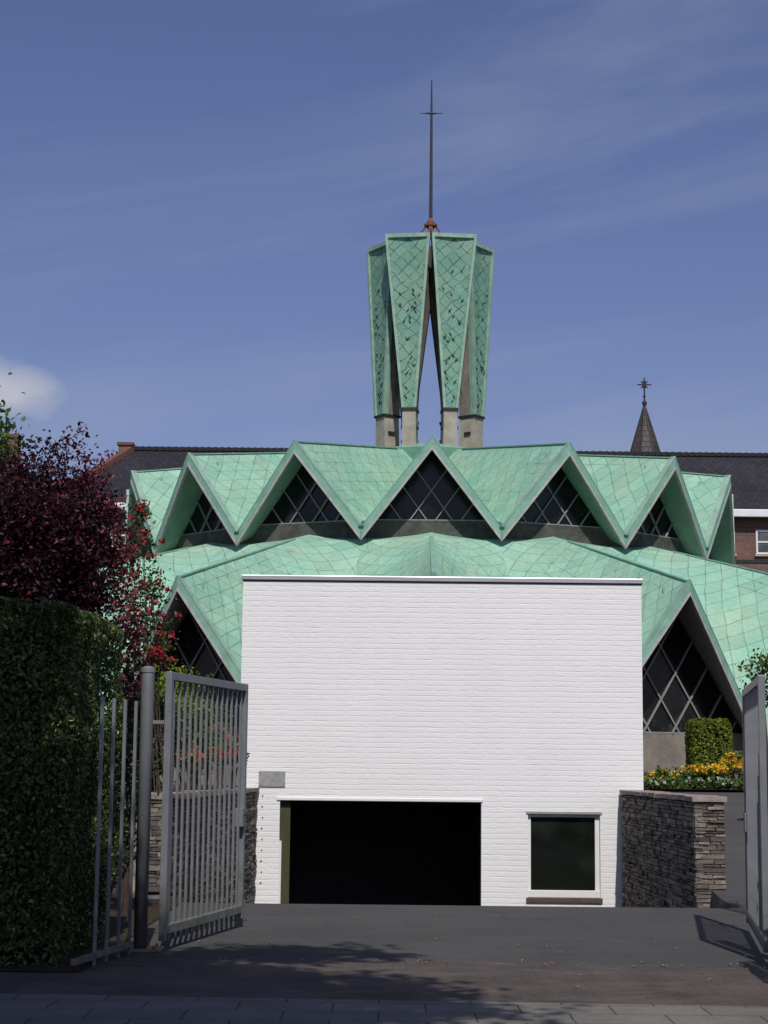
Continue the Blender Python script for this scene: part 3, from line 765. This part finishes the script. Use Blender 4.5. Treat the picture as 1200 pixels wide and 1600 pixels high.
m.build('hip_tiles', M['red_ridge'], rf)
def chimney(parent, x, y, z0, z1, wd):
    m = MB(); m.box((x-wd/2, y-wd/2, z0), (x+wd/2, y+wd/2, z1)); c = m.build('chimney', M['brick_red'], parent)
    m = MB(); m.box((x-wd/2-.06, y-wd/2-.06, z1), (x+wd/2+.06, y+wd/2+.06, z1+.12)); m.build('chimney_cap', M['red_ridge'], c)
chimney(rf, P(197,700,BD+rzd).x-bx_, rzd, z1-.6, z1+.15, .55)
m = MB(); m.box((bl-bx_-e-.05, -e-.14, z0-.28), (brx-bx_+e+.05, -e-.0, z0+.02)); bevel(m.build('gutter', M['gutter'], B), .03)
m = MB(); m.box((bl-bx_-.1, -e+.0, z0-.2), (brx-bx_+.1, 0, z0-.03)); m.build('eave_board', M['black_iron'], B)
wz1_ = P(1190, 828, BD).z-TERR; wz0_ = P(1190, 866, BD).z-TERR
wxl = P(1181, 850, BD).x-bx_; ww = 1.15; pitch = 1.98
m = MB(); m.box((bl-bx_-.01, -.03, wz0_-.35), (brx-bx_+.01, .0, wz0_-.22)); m.build('string_course', M['black_iron'], B)
base_win = None; wi = 0
for row in range(3):
    for k in range(-20, 9):
        x = wxl + k*pitch; z = wz0_ - row*3.3
        if x < bl-bx_+.5 or x+ww > brx-bx_-.5 or z < 1: continue
        if base_win is None:
            hh = wz1_-wz0_; m = MB(); tt = .07
            m.box((0,-.05,0), (ww,-.0,tt)); m.box((0,-.05,hh-tt), (ww,-.0,hh)); m.box((0,-.05,tt), (tt,0,hh-tt)); m.box((ww-tt,-.05,tt), (ww,0,hh-tt))
            m.box((tt,-.045,hh*.5-.03), (ww-tt,-.005,hh*.5+.03)); m.box((ww*.5-.03,-.04,tt), (ww*.5+.03,-.006,hh-tt))
            base_win = m.build('window', M['frame_white'], B, loc=(x,0,z))
            m = MB(); m.box((tt,-.02,tt), (ww-tt,-.008,hh-tt)); pane = m.build('pane', M['pane_far'], base_win)
            m = MB(); m.box((-.06,-.1,-.09), (ww+.06,0,-.01)); sill = m.build('sill', M['concrete_pale'], base_win)
        else:
            c = cp(base_win, B, loc=(x,0,z)); cp(pane, c); cp(sill, c)
# red roofed house at far left, mostly behind the purple tree
HD = 60.; hx = P(-60, 700, HD).x
H = empty('brick_house', (hx, HD, TERR), label='brick house at the far left, only its chimney showing above the purple tree', cat='house')
m = MB(); m.box((-4,0,0), (4.0,7,8)); m.build('wall', M['brick_red'], H)
m = MB(); rect_uv(m, Vector((-4.3,-.3,8)), Vector((4.3,-.3,8)), Vector((4.3,3.5,10.2)), Vector((-4.3,3.5,10.2)), 8.6, 4.4)
rect_uv(m, Vector((4.3,7.3,8)), Vector((-4.3,7.3,8)), Vector((-4.3,3.5,10.2)), Vector((4.3,3.5,10.2)), 8.6, 4.4)
m.add([(-4,0,8),(-4,7,8),(-4,3.5,10.15)], [(0,1,2)]); m.add([(4,0,8),(4,7,8),(4,3.5,10.15)], [(0,1,2)])
rf = m.build('roof', M['red_roof'], H, fixn=False)
chimney(rf, P(16,690,HD+3).x-hx, 3.2, 9.5, P(16,684,HD+3).z-TERR, .58)

# slate spire behind the long roof
SD = 86.; st = P(1007, 632, SD); sb = P(1007, 714, SD); hw = (P(1032,714,SD).x-P(983,714,SD).x)/2
T_ = empty('chapel_spire', (st.x, SD, TERR), label='small pointed slate spire with an iron cross rising behind the long dark roof', cat='spire')
m = MB(); zt = st.z-TERR; zb_ = sb.z-TERR-3; hb = hw*(zt-zb_)/(zt-(sb.z-TERR)); n = 8
rngp = [Vector((hb*1.04*math.cos(2*PI*(i+.5)/n), hb*1.04*math.sin(2*PI*(i+.5)/n), zb_)) for i in range(n)]
for i in range(n):
    m.add([rngp[i], rngp[(i+1)%n], (0,0,zt)], [(0,1,2)], [[(0,0),(1.6,0),(.8,6)]])
m.build('spire_roof', M['spire_slate'], T_)
m = MB()
for i in range(n): m.tube([rngp[i], (0,0,zt)], .05, 5)
m.build('hip_rib', M['spire_slate'], T_)
m = MB(); m.box((-hb*.8,-hb*.8,0), (hb*.8,hb*.8,zb_-.01)); m.build('turret', M['brick_red'], T_)
m = MB(); ct = P(1007, 590, SD).z-TERR; ca = P(1007, 601, SD).z-TERR; aw = (P(1018,600,SD).x-P(996,600,SD).x)/2
m.tube([(0,0,zt-.1), (0,0,ct)], [.05,.035], 6); m.tube([(-aw,0,ca), (aw,0,ca)], .04, 6); m.tube([(0,-aw*.0,ca-.16), (0,0,ca+.16)], .1, 8)
m.tube([(0,0,zt-.05), (0,0,zt+.1), (0,0,zt+.25)], [.1,.13,.03], 8); m.tube([(0,0,ca-.62), (0,0,ca-.5)], [.09,.03], 8)
for a, b in (((-.17,-.17),(.17,.17)), ((-.17,.17),(.17,-.17))): m.tube([(a[0],0,ca+a[1]), (b[0],0,ca+b[1])], .028, 6)
m.build('iron_cross', M['mast'], T_)

# ------------------------------------------------------------------ gates, post, fence
pb = P(219, 1474, 15.45); ph = P(237, 1041, 15.45).z
GP = empty('gate_post', (pb.x, pb.y, 0), label='thick round grey steel post between the clipped hedge and the open gate', cat='gate post', group='gate posts')
m = MB(); m.tube([(0,0,.02), (0,0,ph-.06), (0,0,ph-.055)], [.058,.058,.058], 24); bpost = m.build('post', M['steel'], GP, True)
m = MB(); m.tube([(0,0,ph-.055), (0,0,ph-.02), (0,0,ph)], [.064,.064,.03], 24); m.build('post_cap', M['steel'], GP)
m = MB(); m.box((-.15,-.14,.0), (.19,.16,.022)); bplate = bevel(m.build('base_plate', M['steel'], GP), .004)
for sx in (-.1,.13):
    for sy in (-.1,.11): m = MB(); m.tube([(sx,sy,.02),(sx,sy,.05)], .014, 6); m.build('bolt', M['rust'], GP)
for z in (.45, 1.95):
    m = MB(); m.box((.04,-.012,z-.015), (.19,.012,z+.015)); m.build('hinge', M['steel'], GP)

def gate(name, p0, p1, z0, z1, label, nb=14, handle_side=1):
    """leaf from hinge p0 to free end p1"""
    d = Vector((p1[0]-p0[0], p1[1]-p0[1])); L = d.length
    t = empty('gate_leaf', (p0[0], p0[1], 0), math.atan2(d.y, d.x), label=label, cat='gate', group='leaves of the driveway gate')
    s_ = .062
    for x in (s_/2, L-s_/2):
        m = MB(); m.box((x-s_/2,-.03,z0), (x+s_/2,.03,z1)); bevel(m.build('stile', M['steel'], t), .006)
    m = MB(); m.box((s_,-.028,z1-.075), (L-s_,.028,z1-.002)); bevel(m.build('top_rail', M['steel'], t), .006)
    m = MB(); m.box((s_,-.028,z0+.05), (L-s_,.028,z0+.13)); bevel(m.build('bottom_rail', M['steel'], t), .006)
    first = None
    for i in range(nb):
        x = s_ + (L-2*s_)*(i+.6)/(nb+.2)
        if first is None:
            m = MB(); m.box((-.011,-.011,z0+.13), (.011,.011,z1-.075)); m.box((-.011,-.011,z0-.01), (.011,.011,z0+.05)); first = m.build('bar', M['steel'], t, loc=(x,0,0))
        else: cp(first, t, loc=(x,0,0))
    m = MB(); m.box((L-.16,-.045,.98), (L-s_,.045,1.16)); lk = bevel(m.build('lock_case', M['steel'], t), .004)
    m = MB(); m.tube([(L-.11,-.05,1.1), (L-.11,-.1,1.1)], .012, 8); m.tube([(L-.11,-.1,1.1), (L-.23,-.1,1.1)], .011, 8); m.tube([(L-.11,.05,1.1), (L-.11,.1,1.1)], .012, 8); m.tube([(L-.11,.1,1.1), (L-.23,.1,1.1)], .011, 8); m.build('handle', M['black_iron'], lk)
    m = MB(); m.box((s_+.02,-.02,z0+.13), (s_+.055,.02,z1-.5)); m.build('drop_bolt', M['steel'], t)
    return t
a = P(254, 1400, 15.35); b = P(379, 1300, 17.7); zt_ = P(267,1049,15.35).z
gate('gate_leaf', (a.x, a.y), (b.x, b.y), .09, zt_, 'grey barred gate leaf standing open at left beside the round post')
a2 = P(1191, 1400, 14.9); b2 = P(1163.5, 1300, 17.75)
gate('gate_leaf', (a2.x+.03, a2.y), (b2.x+.03, b2.y), .09, zt_, 'grey barred gate leaf at the right edge, seen almost edge on', 15)
G2 = empty('gate_post', (a2.x+.2, a2.y-.1, 0), label='round grey steel post at the right edge of the drive, mostly outside the photo', cat='gate post', group='gate posts')
for c in GP.children: cp(c, G2)

f0 = P(205, 1400, 15.15); f1 = P(118, 1400, 13.75)
FN = empty('railing', (f0.x, f0.y, 0), math.atan2(f1.y-f0.y, f1.x-f0.x), label='short grey railing half swallowed by the clipped hedge, left of the round post', cat='railing')
FL = math.hypot(f1.y-f0.y, f1.x-f0.x)
m = MB(); m.box((-.05,-.02,.06), (FL,.02,.105)); m.build('bottom_rail', M['steel'], FN)
for i in range(4):
    m = MB(); x = .02 + i*.30; m.box((-.012,-.012,-.01), (.012,.012,2.12)) ; m.build('bar', M['steel'], FN, loc=(x,0,0))

# ------------------------------------------------------------------ hedge
def hedge_surface(n, X0, X1, Y0, Y1, Z1, lean, slant=0., faces=('f','r','t')):
    pts = []; nr = []
    A = {'f': (X1-X0)*Z1, 'r': (Y1-Y0)*Z1, 't': (X1-X0)*(Y1-Y0)}; tot = sum(A[k] for k in faces)
    for k in faces:
        c = int(n*A[k]/tot); a_, b_ = rng.uniform(0,1,c), rng.uniform(0,1,c); q = rng.exponential(.05, c)
        if k == 'f': p = np.stack([X0+(X1-X0)*a_, Y0+q, Z1*b_], 1); nn = np.tile((0,-1,.2), (c,1))
        if k == 'r': p = np.stack([X1-q, Y0+(Y1-Y0)*a_, Z1*b_], 1); nn = np.tile((1,0,.2), (c,1))
        if k == 't': p = np.stack([X0+(X1-X0)*a_, Y0+(Y1-Y0)*b_, Z1-q*.6], 1); nn = np.tile((0,0,1), (c,1))
        pts.append(p); nr.append(nn)
    p = np.concatenate(pts); nn = np.concatenate(nr).astype(float)
    # low-frequency lumps
    w1 = .05*np.sin(p[:,0]*3.1+p[:,2]*2.3) + .04*np.sin(p[:,1]*4.1-p[:,2]*3.7) + .03*np.sin(p[:,0]*7+p[:,2]*6+1)
    p += nn*w1[:,None]
    # rounded edges
    dx = np.clip(p[:,0]-(X1-.3), 0, None); dz = np.clip(p[:,2]-(Z1-.25), 0, None)
    p[:,2] -= dx*dx*.9; p[:,0] -= dz*dz*1.2
    p[:,0] += lean*(p[:,2]/Z1 - .5) + slant*(p[:,1]-Y0)
    return p, nn
hb_ = P(128, 1490, 14.15); hz = P(90, 947, 15).z
HG = empty('hedge', (-3.8, 15.2, 0), label='tall clipped dark green hedge left of the grey post', cat='hedge')
X0, X1, Y0, Y1 = -7.0, -2.47, 14.1, 16.3
p, nn = hedge_surface(100000, X0, X1, Y0, Y1, hz, .10, .03)
keep = ~((p[:,2] < .15) & (rng.uniform(0,1,len(p)) < .5))
leaves('foliage', p[keep]-np.array((-3.8,15.2,0)), .05, M['hedge_leaf'], HG, nn[keep], .8)
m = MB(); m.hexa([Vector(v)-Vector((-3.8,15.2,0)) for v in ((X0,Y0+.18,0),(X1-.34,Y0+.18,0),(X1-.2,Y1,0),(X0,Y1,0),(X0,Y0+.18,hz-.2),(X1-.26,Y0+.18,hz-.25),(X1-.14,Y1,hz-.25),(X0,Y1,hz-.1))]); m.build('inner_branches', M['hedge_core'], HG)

# ------------------------------------------------------------------ trees and shrubs
def tree(name, base, crown, rad, ncl, per, spread, leafsize, lm, label, cat, trunk_r=.09, shell=.5, extra=None, group=None, asp=.55):
    t = empty(name, base, label=label, cat=cat, group=group); b = np.array(base)
    pts, cc = clumps(np.array(crown)-b, rad, ncl, per, spread, shell)
    if extra is not None: pts = np.concatenate([pts, extra-b])
    leaves('crown', pts, leafsize, lm, t, asp=asp)
    m = MB(); c = Vector(np.array(crown)-b); mid = Vector((c.x*.5, c.y*.5, max(.3, (c.z-rad[2])*.8)))
    m.tube([(0,0,-.05), mid*.5+Vector((.03,.02,0)), mid, c], [trunk_r*1.3, trunk_r, trunk_r*.85, trunk_r*.3], 9)
    for i in range(min(22, ncl)):
        e = Vector(cc[rng.integers(len(cc))]); s_ = mid.lerp(c, random.uniform(.0,.8)); k = s_.lerp(e, .5)+Vector((0,0,-.1))
        m.tube([s_, k, e], [trunk_r*.42, trunk_r*.25, trunk_r*.08], 5)
    m.build('trunk', M['bark'], t, True)
    return t
pc_ = P(70, 860, 18.3)
# sprigs reaching out of the top and the right side
def sprig(lst, k=1.):
    out = []
    for (px, py, D, n, s_) in lst: out.append(np.array(P(px, py, D)) + rng.normal(size=(n*2,3))*s_)
    return np.concatenate(out)
body = sprig(((125,672,18.2,8,.05),(112,700,18.3,30,.09),(85,712,18.3,60,.11),(30,712,18.4,60,.13),(60,700,18.3,26,.08),(105,690,18.3,12,.05),(10,740,18.3,90,.15),
              (160,860,18.2,150,.13),(165,920,18.1,150,.13),(140,930,18.2,150,.14),(150,800,18.2,90,.12),(192,985,18,150,.11),(195,1030,18,170,.12),(200,1075,18,150,.12),(188,940,18,80,.1)))
pt = tree('purple_tree', (-3.7, 18.4, 0), (P(52,850,18.3).x, 18.4, P(62,858,18.3).z), (.93, 1.1, .93), 420, 110, .10, .056, M['purple_leaf'], 'dark purple leaved tree rising behind the clipped hedge', 'tree', .1, .15, body)
reds = sprig(((110,700,18.2,14,.08),(140,722,18.2,26,.08),(90,715,18.2,20,.1),(160,748,18.1,26,.07),(178,790,18,30,.07),(186,830,17.9,34,.07),(197,860,17.9,26,.06),(190,895,17.9,34,.08),
              (205,925,17.8,26,.07),(195,960,17.8,30,.08),(213,980,17.8,24,.07),(228,835,17.8,4,.03),(170,710,18.1,5,.04),(215,1000,17.8,22,.08),(125,672,18.2,5,.04)))
leaves('leaves', reds - np.array((-3.7,18.4,0)), .058, leaf('red_leaf', (.055,.012,.02), (.24,.03,.05)), pt)
tree('green_tree', (-6.3, 22.5, 1.1), (P(-62,668,22.5).x, 22.5, P(-62,700,22.5).z), (.68,.8,.75), 90, 40, .12, .09, M['green_leaf'], 'bright green tree at the far left edge, above the purple tree', 'tree', .07)
# rose bush beside the purple tree
rb = P(236, 1400, 21.7); t = empty('rose_bush', (rb.x, 21.8, TERR-.06), label='tall rambling rose with red blooms between the purple tree and the church', cat='rose bush')
pts = []; fl = []; wh = []
m = MB(); base = Vector((0,0,0))
for (px, py, sd) in ((222,850,.09),(232,900,.11),(240,930,.10),(225,960,.13),(236,1000,.13),(212,830,.08),(250,985,.08),(246,1020,.1),(205,905,.12),(208,960,.13),(208,1010,.15),(215,1060,.15),(222,800,.05)):
    c = P(px, py, 21.7)-Vector((rb.x,21.8,TERR-.06)); pts.append(np.array(c)+rng.normal(size=(130,3))*sd*1.12)
    fl.append(np.array(c)+rng.normal(size=(7,3))*sd*1.15 + np.array((0,-.06,0)))
    m.tube([base+Vector((random.uniform(-.25,.15),0,0)), Vector((c.x*.6, .05, c.z*.55)), c], [.009,.007,.004], 5)
leaves('foliage', np.concatenate(pts), .065, M['rose_leaf'], t); m.build('stem', M['bark'], t)
def blooms(name, centres, size, mt, parent, npet=9):
    pp = []; 
    for c in centres: pp.append(np.array(c) + rng.normal(size=(npet,3))*size*.33)
    return leaves(name, np.concatenate(pp), size*.75, mt, parent, asp=.85)
blooms('blossoms', np.concatenate(fl), .07, M['petal_red'], t)
c = np.array(P(243,1020,21.6)-Vector((rb.x,21.8,TERR-.06))); blooms('blossoms', c+rng.normal(size=(16,3))*np.array((.07,.03,.04)), .07, M['petal_red'], t)

def shrub(name, px, py, D, rad, n, ls, lm, label, cat, bloom=None, nb=0, bs=.06, group=None, base=TERR):
    c = P(px, py, D); t = empty(name, (c.x, D, base), label=label, cat=cat, group=group)
    cz = c.z-base; pts, cc = clumps((0,0,cz), rad, max(8, n//30), 30, min(rad)*.28, .3)
    pts = pts[pts[:,2] > .02]
    leaves('foliage', pts, ls, lm, t)
    m = MB()
    for i in range(7):
        e = cc[rng.integers(len(cc))]; m.tube([(random.uniform(-.05,.05),random.uniform(-.05,.05),-.03), (e[0]*.5,e[1]*.5,max(.05,e[2]*.6)), e], [.016,.012,.005], 5)
    m.build('stem', M['bark'], t)
    if bloom:
        d = rng.normal(size=(nb,3)); d /= np.linalg.norm(d,axis=1)[:,None]; d[:,2] = np.abs(d[:,2]); d[:,1] -= .3
        blooms('blossoms', np.array((0,0,cz))+d*np.array(rad)*1.02, bs, bloom, t)
    return t
shrub('garden_shrub', 268, 1095, 23.8, (.36,.3,.42), 1500, .07, M['yellow_leaf'], 'yellow green shrub showing between the round post and the gate', 'shrub')
shrub('garden_shrub', 305, 1130, 24.6, (.45,.35,.5), 1600, .07, M['green_leaf'], 'mid green shrub behind the gate bars above the orange flowers', 'shrub')
shrub('garden_shrub', 240, 1150, 22.6, (.4,.3,.65), 2200, .07, M['dark_leaf'], 'dark green shrub directly behind the round post', 'shrub')
shrub('garden_shrub', 200, 1190, 19.0, (.22,.3,1.1), 3200, .06, M['dark_leaf'], 'dark green bush between the hedge and the round post', 'shrub', base=0)
lab = ['scarlet flowers behind the gate bars, nearest the post', 'scarlet flowers in the middle of the bed behind the gate', 'scarlet flowers behind the gate bars, nearest the white wall']
for i, (px, D) in enumerate(((292, 24.2), (325, 24.8), (362, 25.6))):
    shrub('flower_clump', px, 1186, D, (.22,.2,.16), 420, .06, M['green_leaf'], 'clump of '+lab[i], 'flowers', M['petal_scarlet' if i < 2 else 'petal_red'], 42, .06, group='flower clumps in the left bed')
shrub('flower_clump', 345, 1160, 26.3, (.3,.2,.22), 500, .06, M['rose_leaf'], 'tall dusky red flowers at the back of the bed behind the gate', 'flowers', M['petal_red'], 30, .06, group='flower clumps in the left bed')

# clipped box bush at right
cb = P(1114, 1190, 33.2); bwid = (P(1148,1150,33.2).x-P(1080,1150,33.2).x)
t = empty('box_bush', (cb.x, 33.6, TERR), label='small square clipped box bush in the flower bed before the right church window', cat='bush')
hbz = P(1114,1124,33.2).z-TERR
q = rng.uniform(-1, 1, (10000, 3)); ax = rng.choice(3, 10000, p=(.34,.33,.33)); sg_ = np.where(rng.uniform(size=10000) < .5, -1., 1.)
nn = np.zeros((10000, 3)); nn[np.arange(10000), ax] = sg_; q[np.arange(10000), ax] = sg_*(1-rng.exponential(.05, 10000))
k4 = (np.abs(q)**7).sum(1)**(1/7); q /= np.maximum(k4, 1)[:,None]; q *= (1+.04*np.sin(q[:,[1,2,0]]*7+q[:,[2,0,1]]*5))
p = q*np.array((bwid/2-.02, .42, hbz/2)) + np.array((0,0,hbz/2)); kk = p[:,2] > .02; p = p[kk]; nn = nn[kk]
leaves('foliage', p, .055, leaf('box_leaf', (.08,.13,.012), (.26,.30,.03)), t, nn, .8)
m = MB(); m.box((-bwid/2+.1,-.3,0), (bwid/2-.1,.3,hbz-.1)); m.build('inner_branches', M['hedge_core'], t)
# flower clumps in the right bed
cl = [(1015,1214,31.9,'orange','leftmost, beside the white garage wall'),(1040,1208,32.3,'orange','second from the garage wall'),(1066,1206,32.6,'orange','just left of the box bush'),
      (1092,1203,32.2,'orange','in front of the left half of the box bush'),(1118,1203,32.0,'orange','in front of the right half of the box bush'),(1140,1198,32.4,'gold','right of the box bush'),(1153,1188,32.6,'gold','next to the edge-on gate leaf'),(1199,1190,32.4,'gold','beyond the edge-on gate leaf')]
for i, (px, py, D, cn, ps_) in enumerate(cl):
    big = 1.4 if cn == 'gold' else .9
    shrub('flower_clump', px, py+5, D, (.24*big,.2,.14*big), 560, .06, M['green_leaf'], ('%s flowers, clump %s' % ('bright golden yellow' if cn == 'gold' else 'orange and yellow', ps_)), 'flowers', M['petal_orange'], (34 if i > 2 else 9), .065, group='orange flower clumps in the right bed')
for i, px in enumerate((1012,1030,1048,1066,1084,1102,1120,1138,1156)):
    shrub('edging_plant', px, 1224+random.uniform(-2,3), 31.4, (.16,.14,.10), 300, .055, M['green_leaf'], 'low pale edging plant, number %s from the garage along the asphalt' % ['one','two','three','four','five','six','seven','eight','nine'][i], 'plant', M['petal_white'], 3, .05, group='pale edging plants along the right bed')
# shrub at the right edge, behind the gate
shrub('garden_shrub', 1206, 1062, 19.0, (.24,.3,.35), 800, .06, M['green_leaf'], 'leafy green shrub at the right edge behind the gate leaf', 'shrub', base=0)
p, nn = hedge_surface(9000, 0, 1.6, 0, 2.4, 2.2, 0.)
t = empty('hedge', (P(1196,1500,13.6).x+.2, 10.95, 0), label='dark clipped hedge just outside the right edge, shading the drive', cat='hedge')
p[:,0] = 1.6-p[:,0]; nn[:,0] *= -1
leaves('foliage', p, .06, M['hedge_leaf'], t, nn, .8)
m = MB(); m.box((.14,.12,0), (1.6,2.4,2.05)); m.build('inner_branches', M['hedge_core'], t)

# street tree behind and left of the camera position: it shades the hedge and pavement
tc_ = (-3.9, 7.3, 8.6)
t = empty('street_tree', (-4.6, 6.6, 0), label='broad street tree on the pavement left of the viewer, throwing dappled shade', cat='tree')
lobes = [((-1.5,4.7,8.4),(3.1,2.4,1.3),430), ((-4.7,7.4,8.6),(2.7,2.9,1.8),330), ((-.15,8.0,8.7),(.9,.5,.4),18), ((-1.7,7.3,8.6),(1.7,.9,.7),60),
         ((-2.95,9.0,8.7),(1.0,1.0,.7),45), ((-5,1,9.5),(3.4,4,2.4),260), ((-1.5,1.2,10),(3,2.6,1.6),120)]
pts = []; cc = []
for c0, r0, nc in lobes:
    a_, b_ = clumps(np.array(c0)-np.array((-4.6,6.6,0)), r0, nc, 70, .2, .1); pts.append(a_); cc.append(b_)
pts = np.concatenate(pts); cc = np.concatenate(cc)
leaves('crown', pts, .17, M['dark_leaf'], t, asp=.7)
m = MB(); m.tube([(0,0,-.05),(.05,.05,3),(.3,.3,6),(.6,.6,8.6)], [.24,.19,.14,.05], 12)
for i in range(40):
    e = Vector(cc[rng.integers(len(cc))]); s_ = Vector((.2,.2,5)).lerp(Vector((.6,.6,8.2)), random.random()); m.tube([s_, s_.lerp(e,.5)+Vector((0,0,.1)), e], [.06,.04,.012], 6)
m.build('trunk', M['bark'], t, True)

# a few fallen leaves and crumbs on the drive
gt = MB()
for i in range(140):
    x = random.uniform(-2.0, 3.6); y = random.choice((random.gauss(14.7,.12), random.uniform(12.5,19))); s_ = random.uniform(.008,.022); a = random.uniform(0,6.28)
    gt.add([(x+s_*math.cos(a+q*1.57), y+s_*math.sin(a+q*1.57), .014+.006*(q%2)) for q in range(4)], [(0,1,2,3)])
tag(gt.build('leaf_litter', simple('dry_leaf', (.26,.2,.13), .8), fixn=False), 'scattered dry leaf crumbs and grit along the seam of the drive', 'litter', kind='stuff')
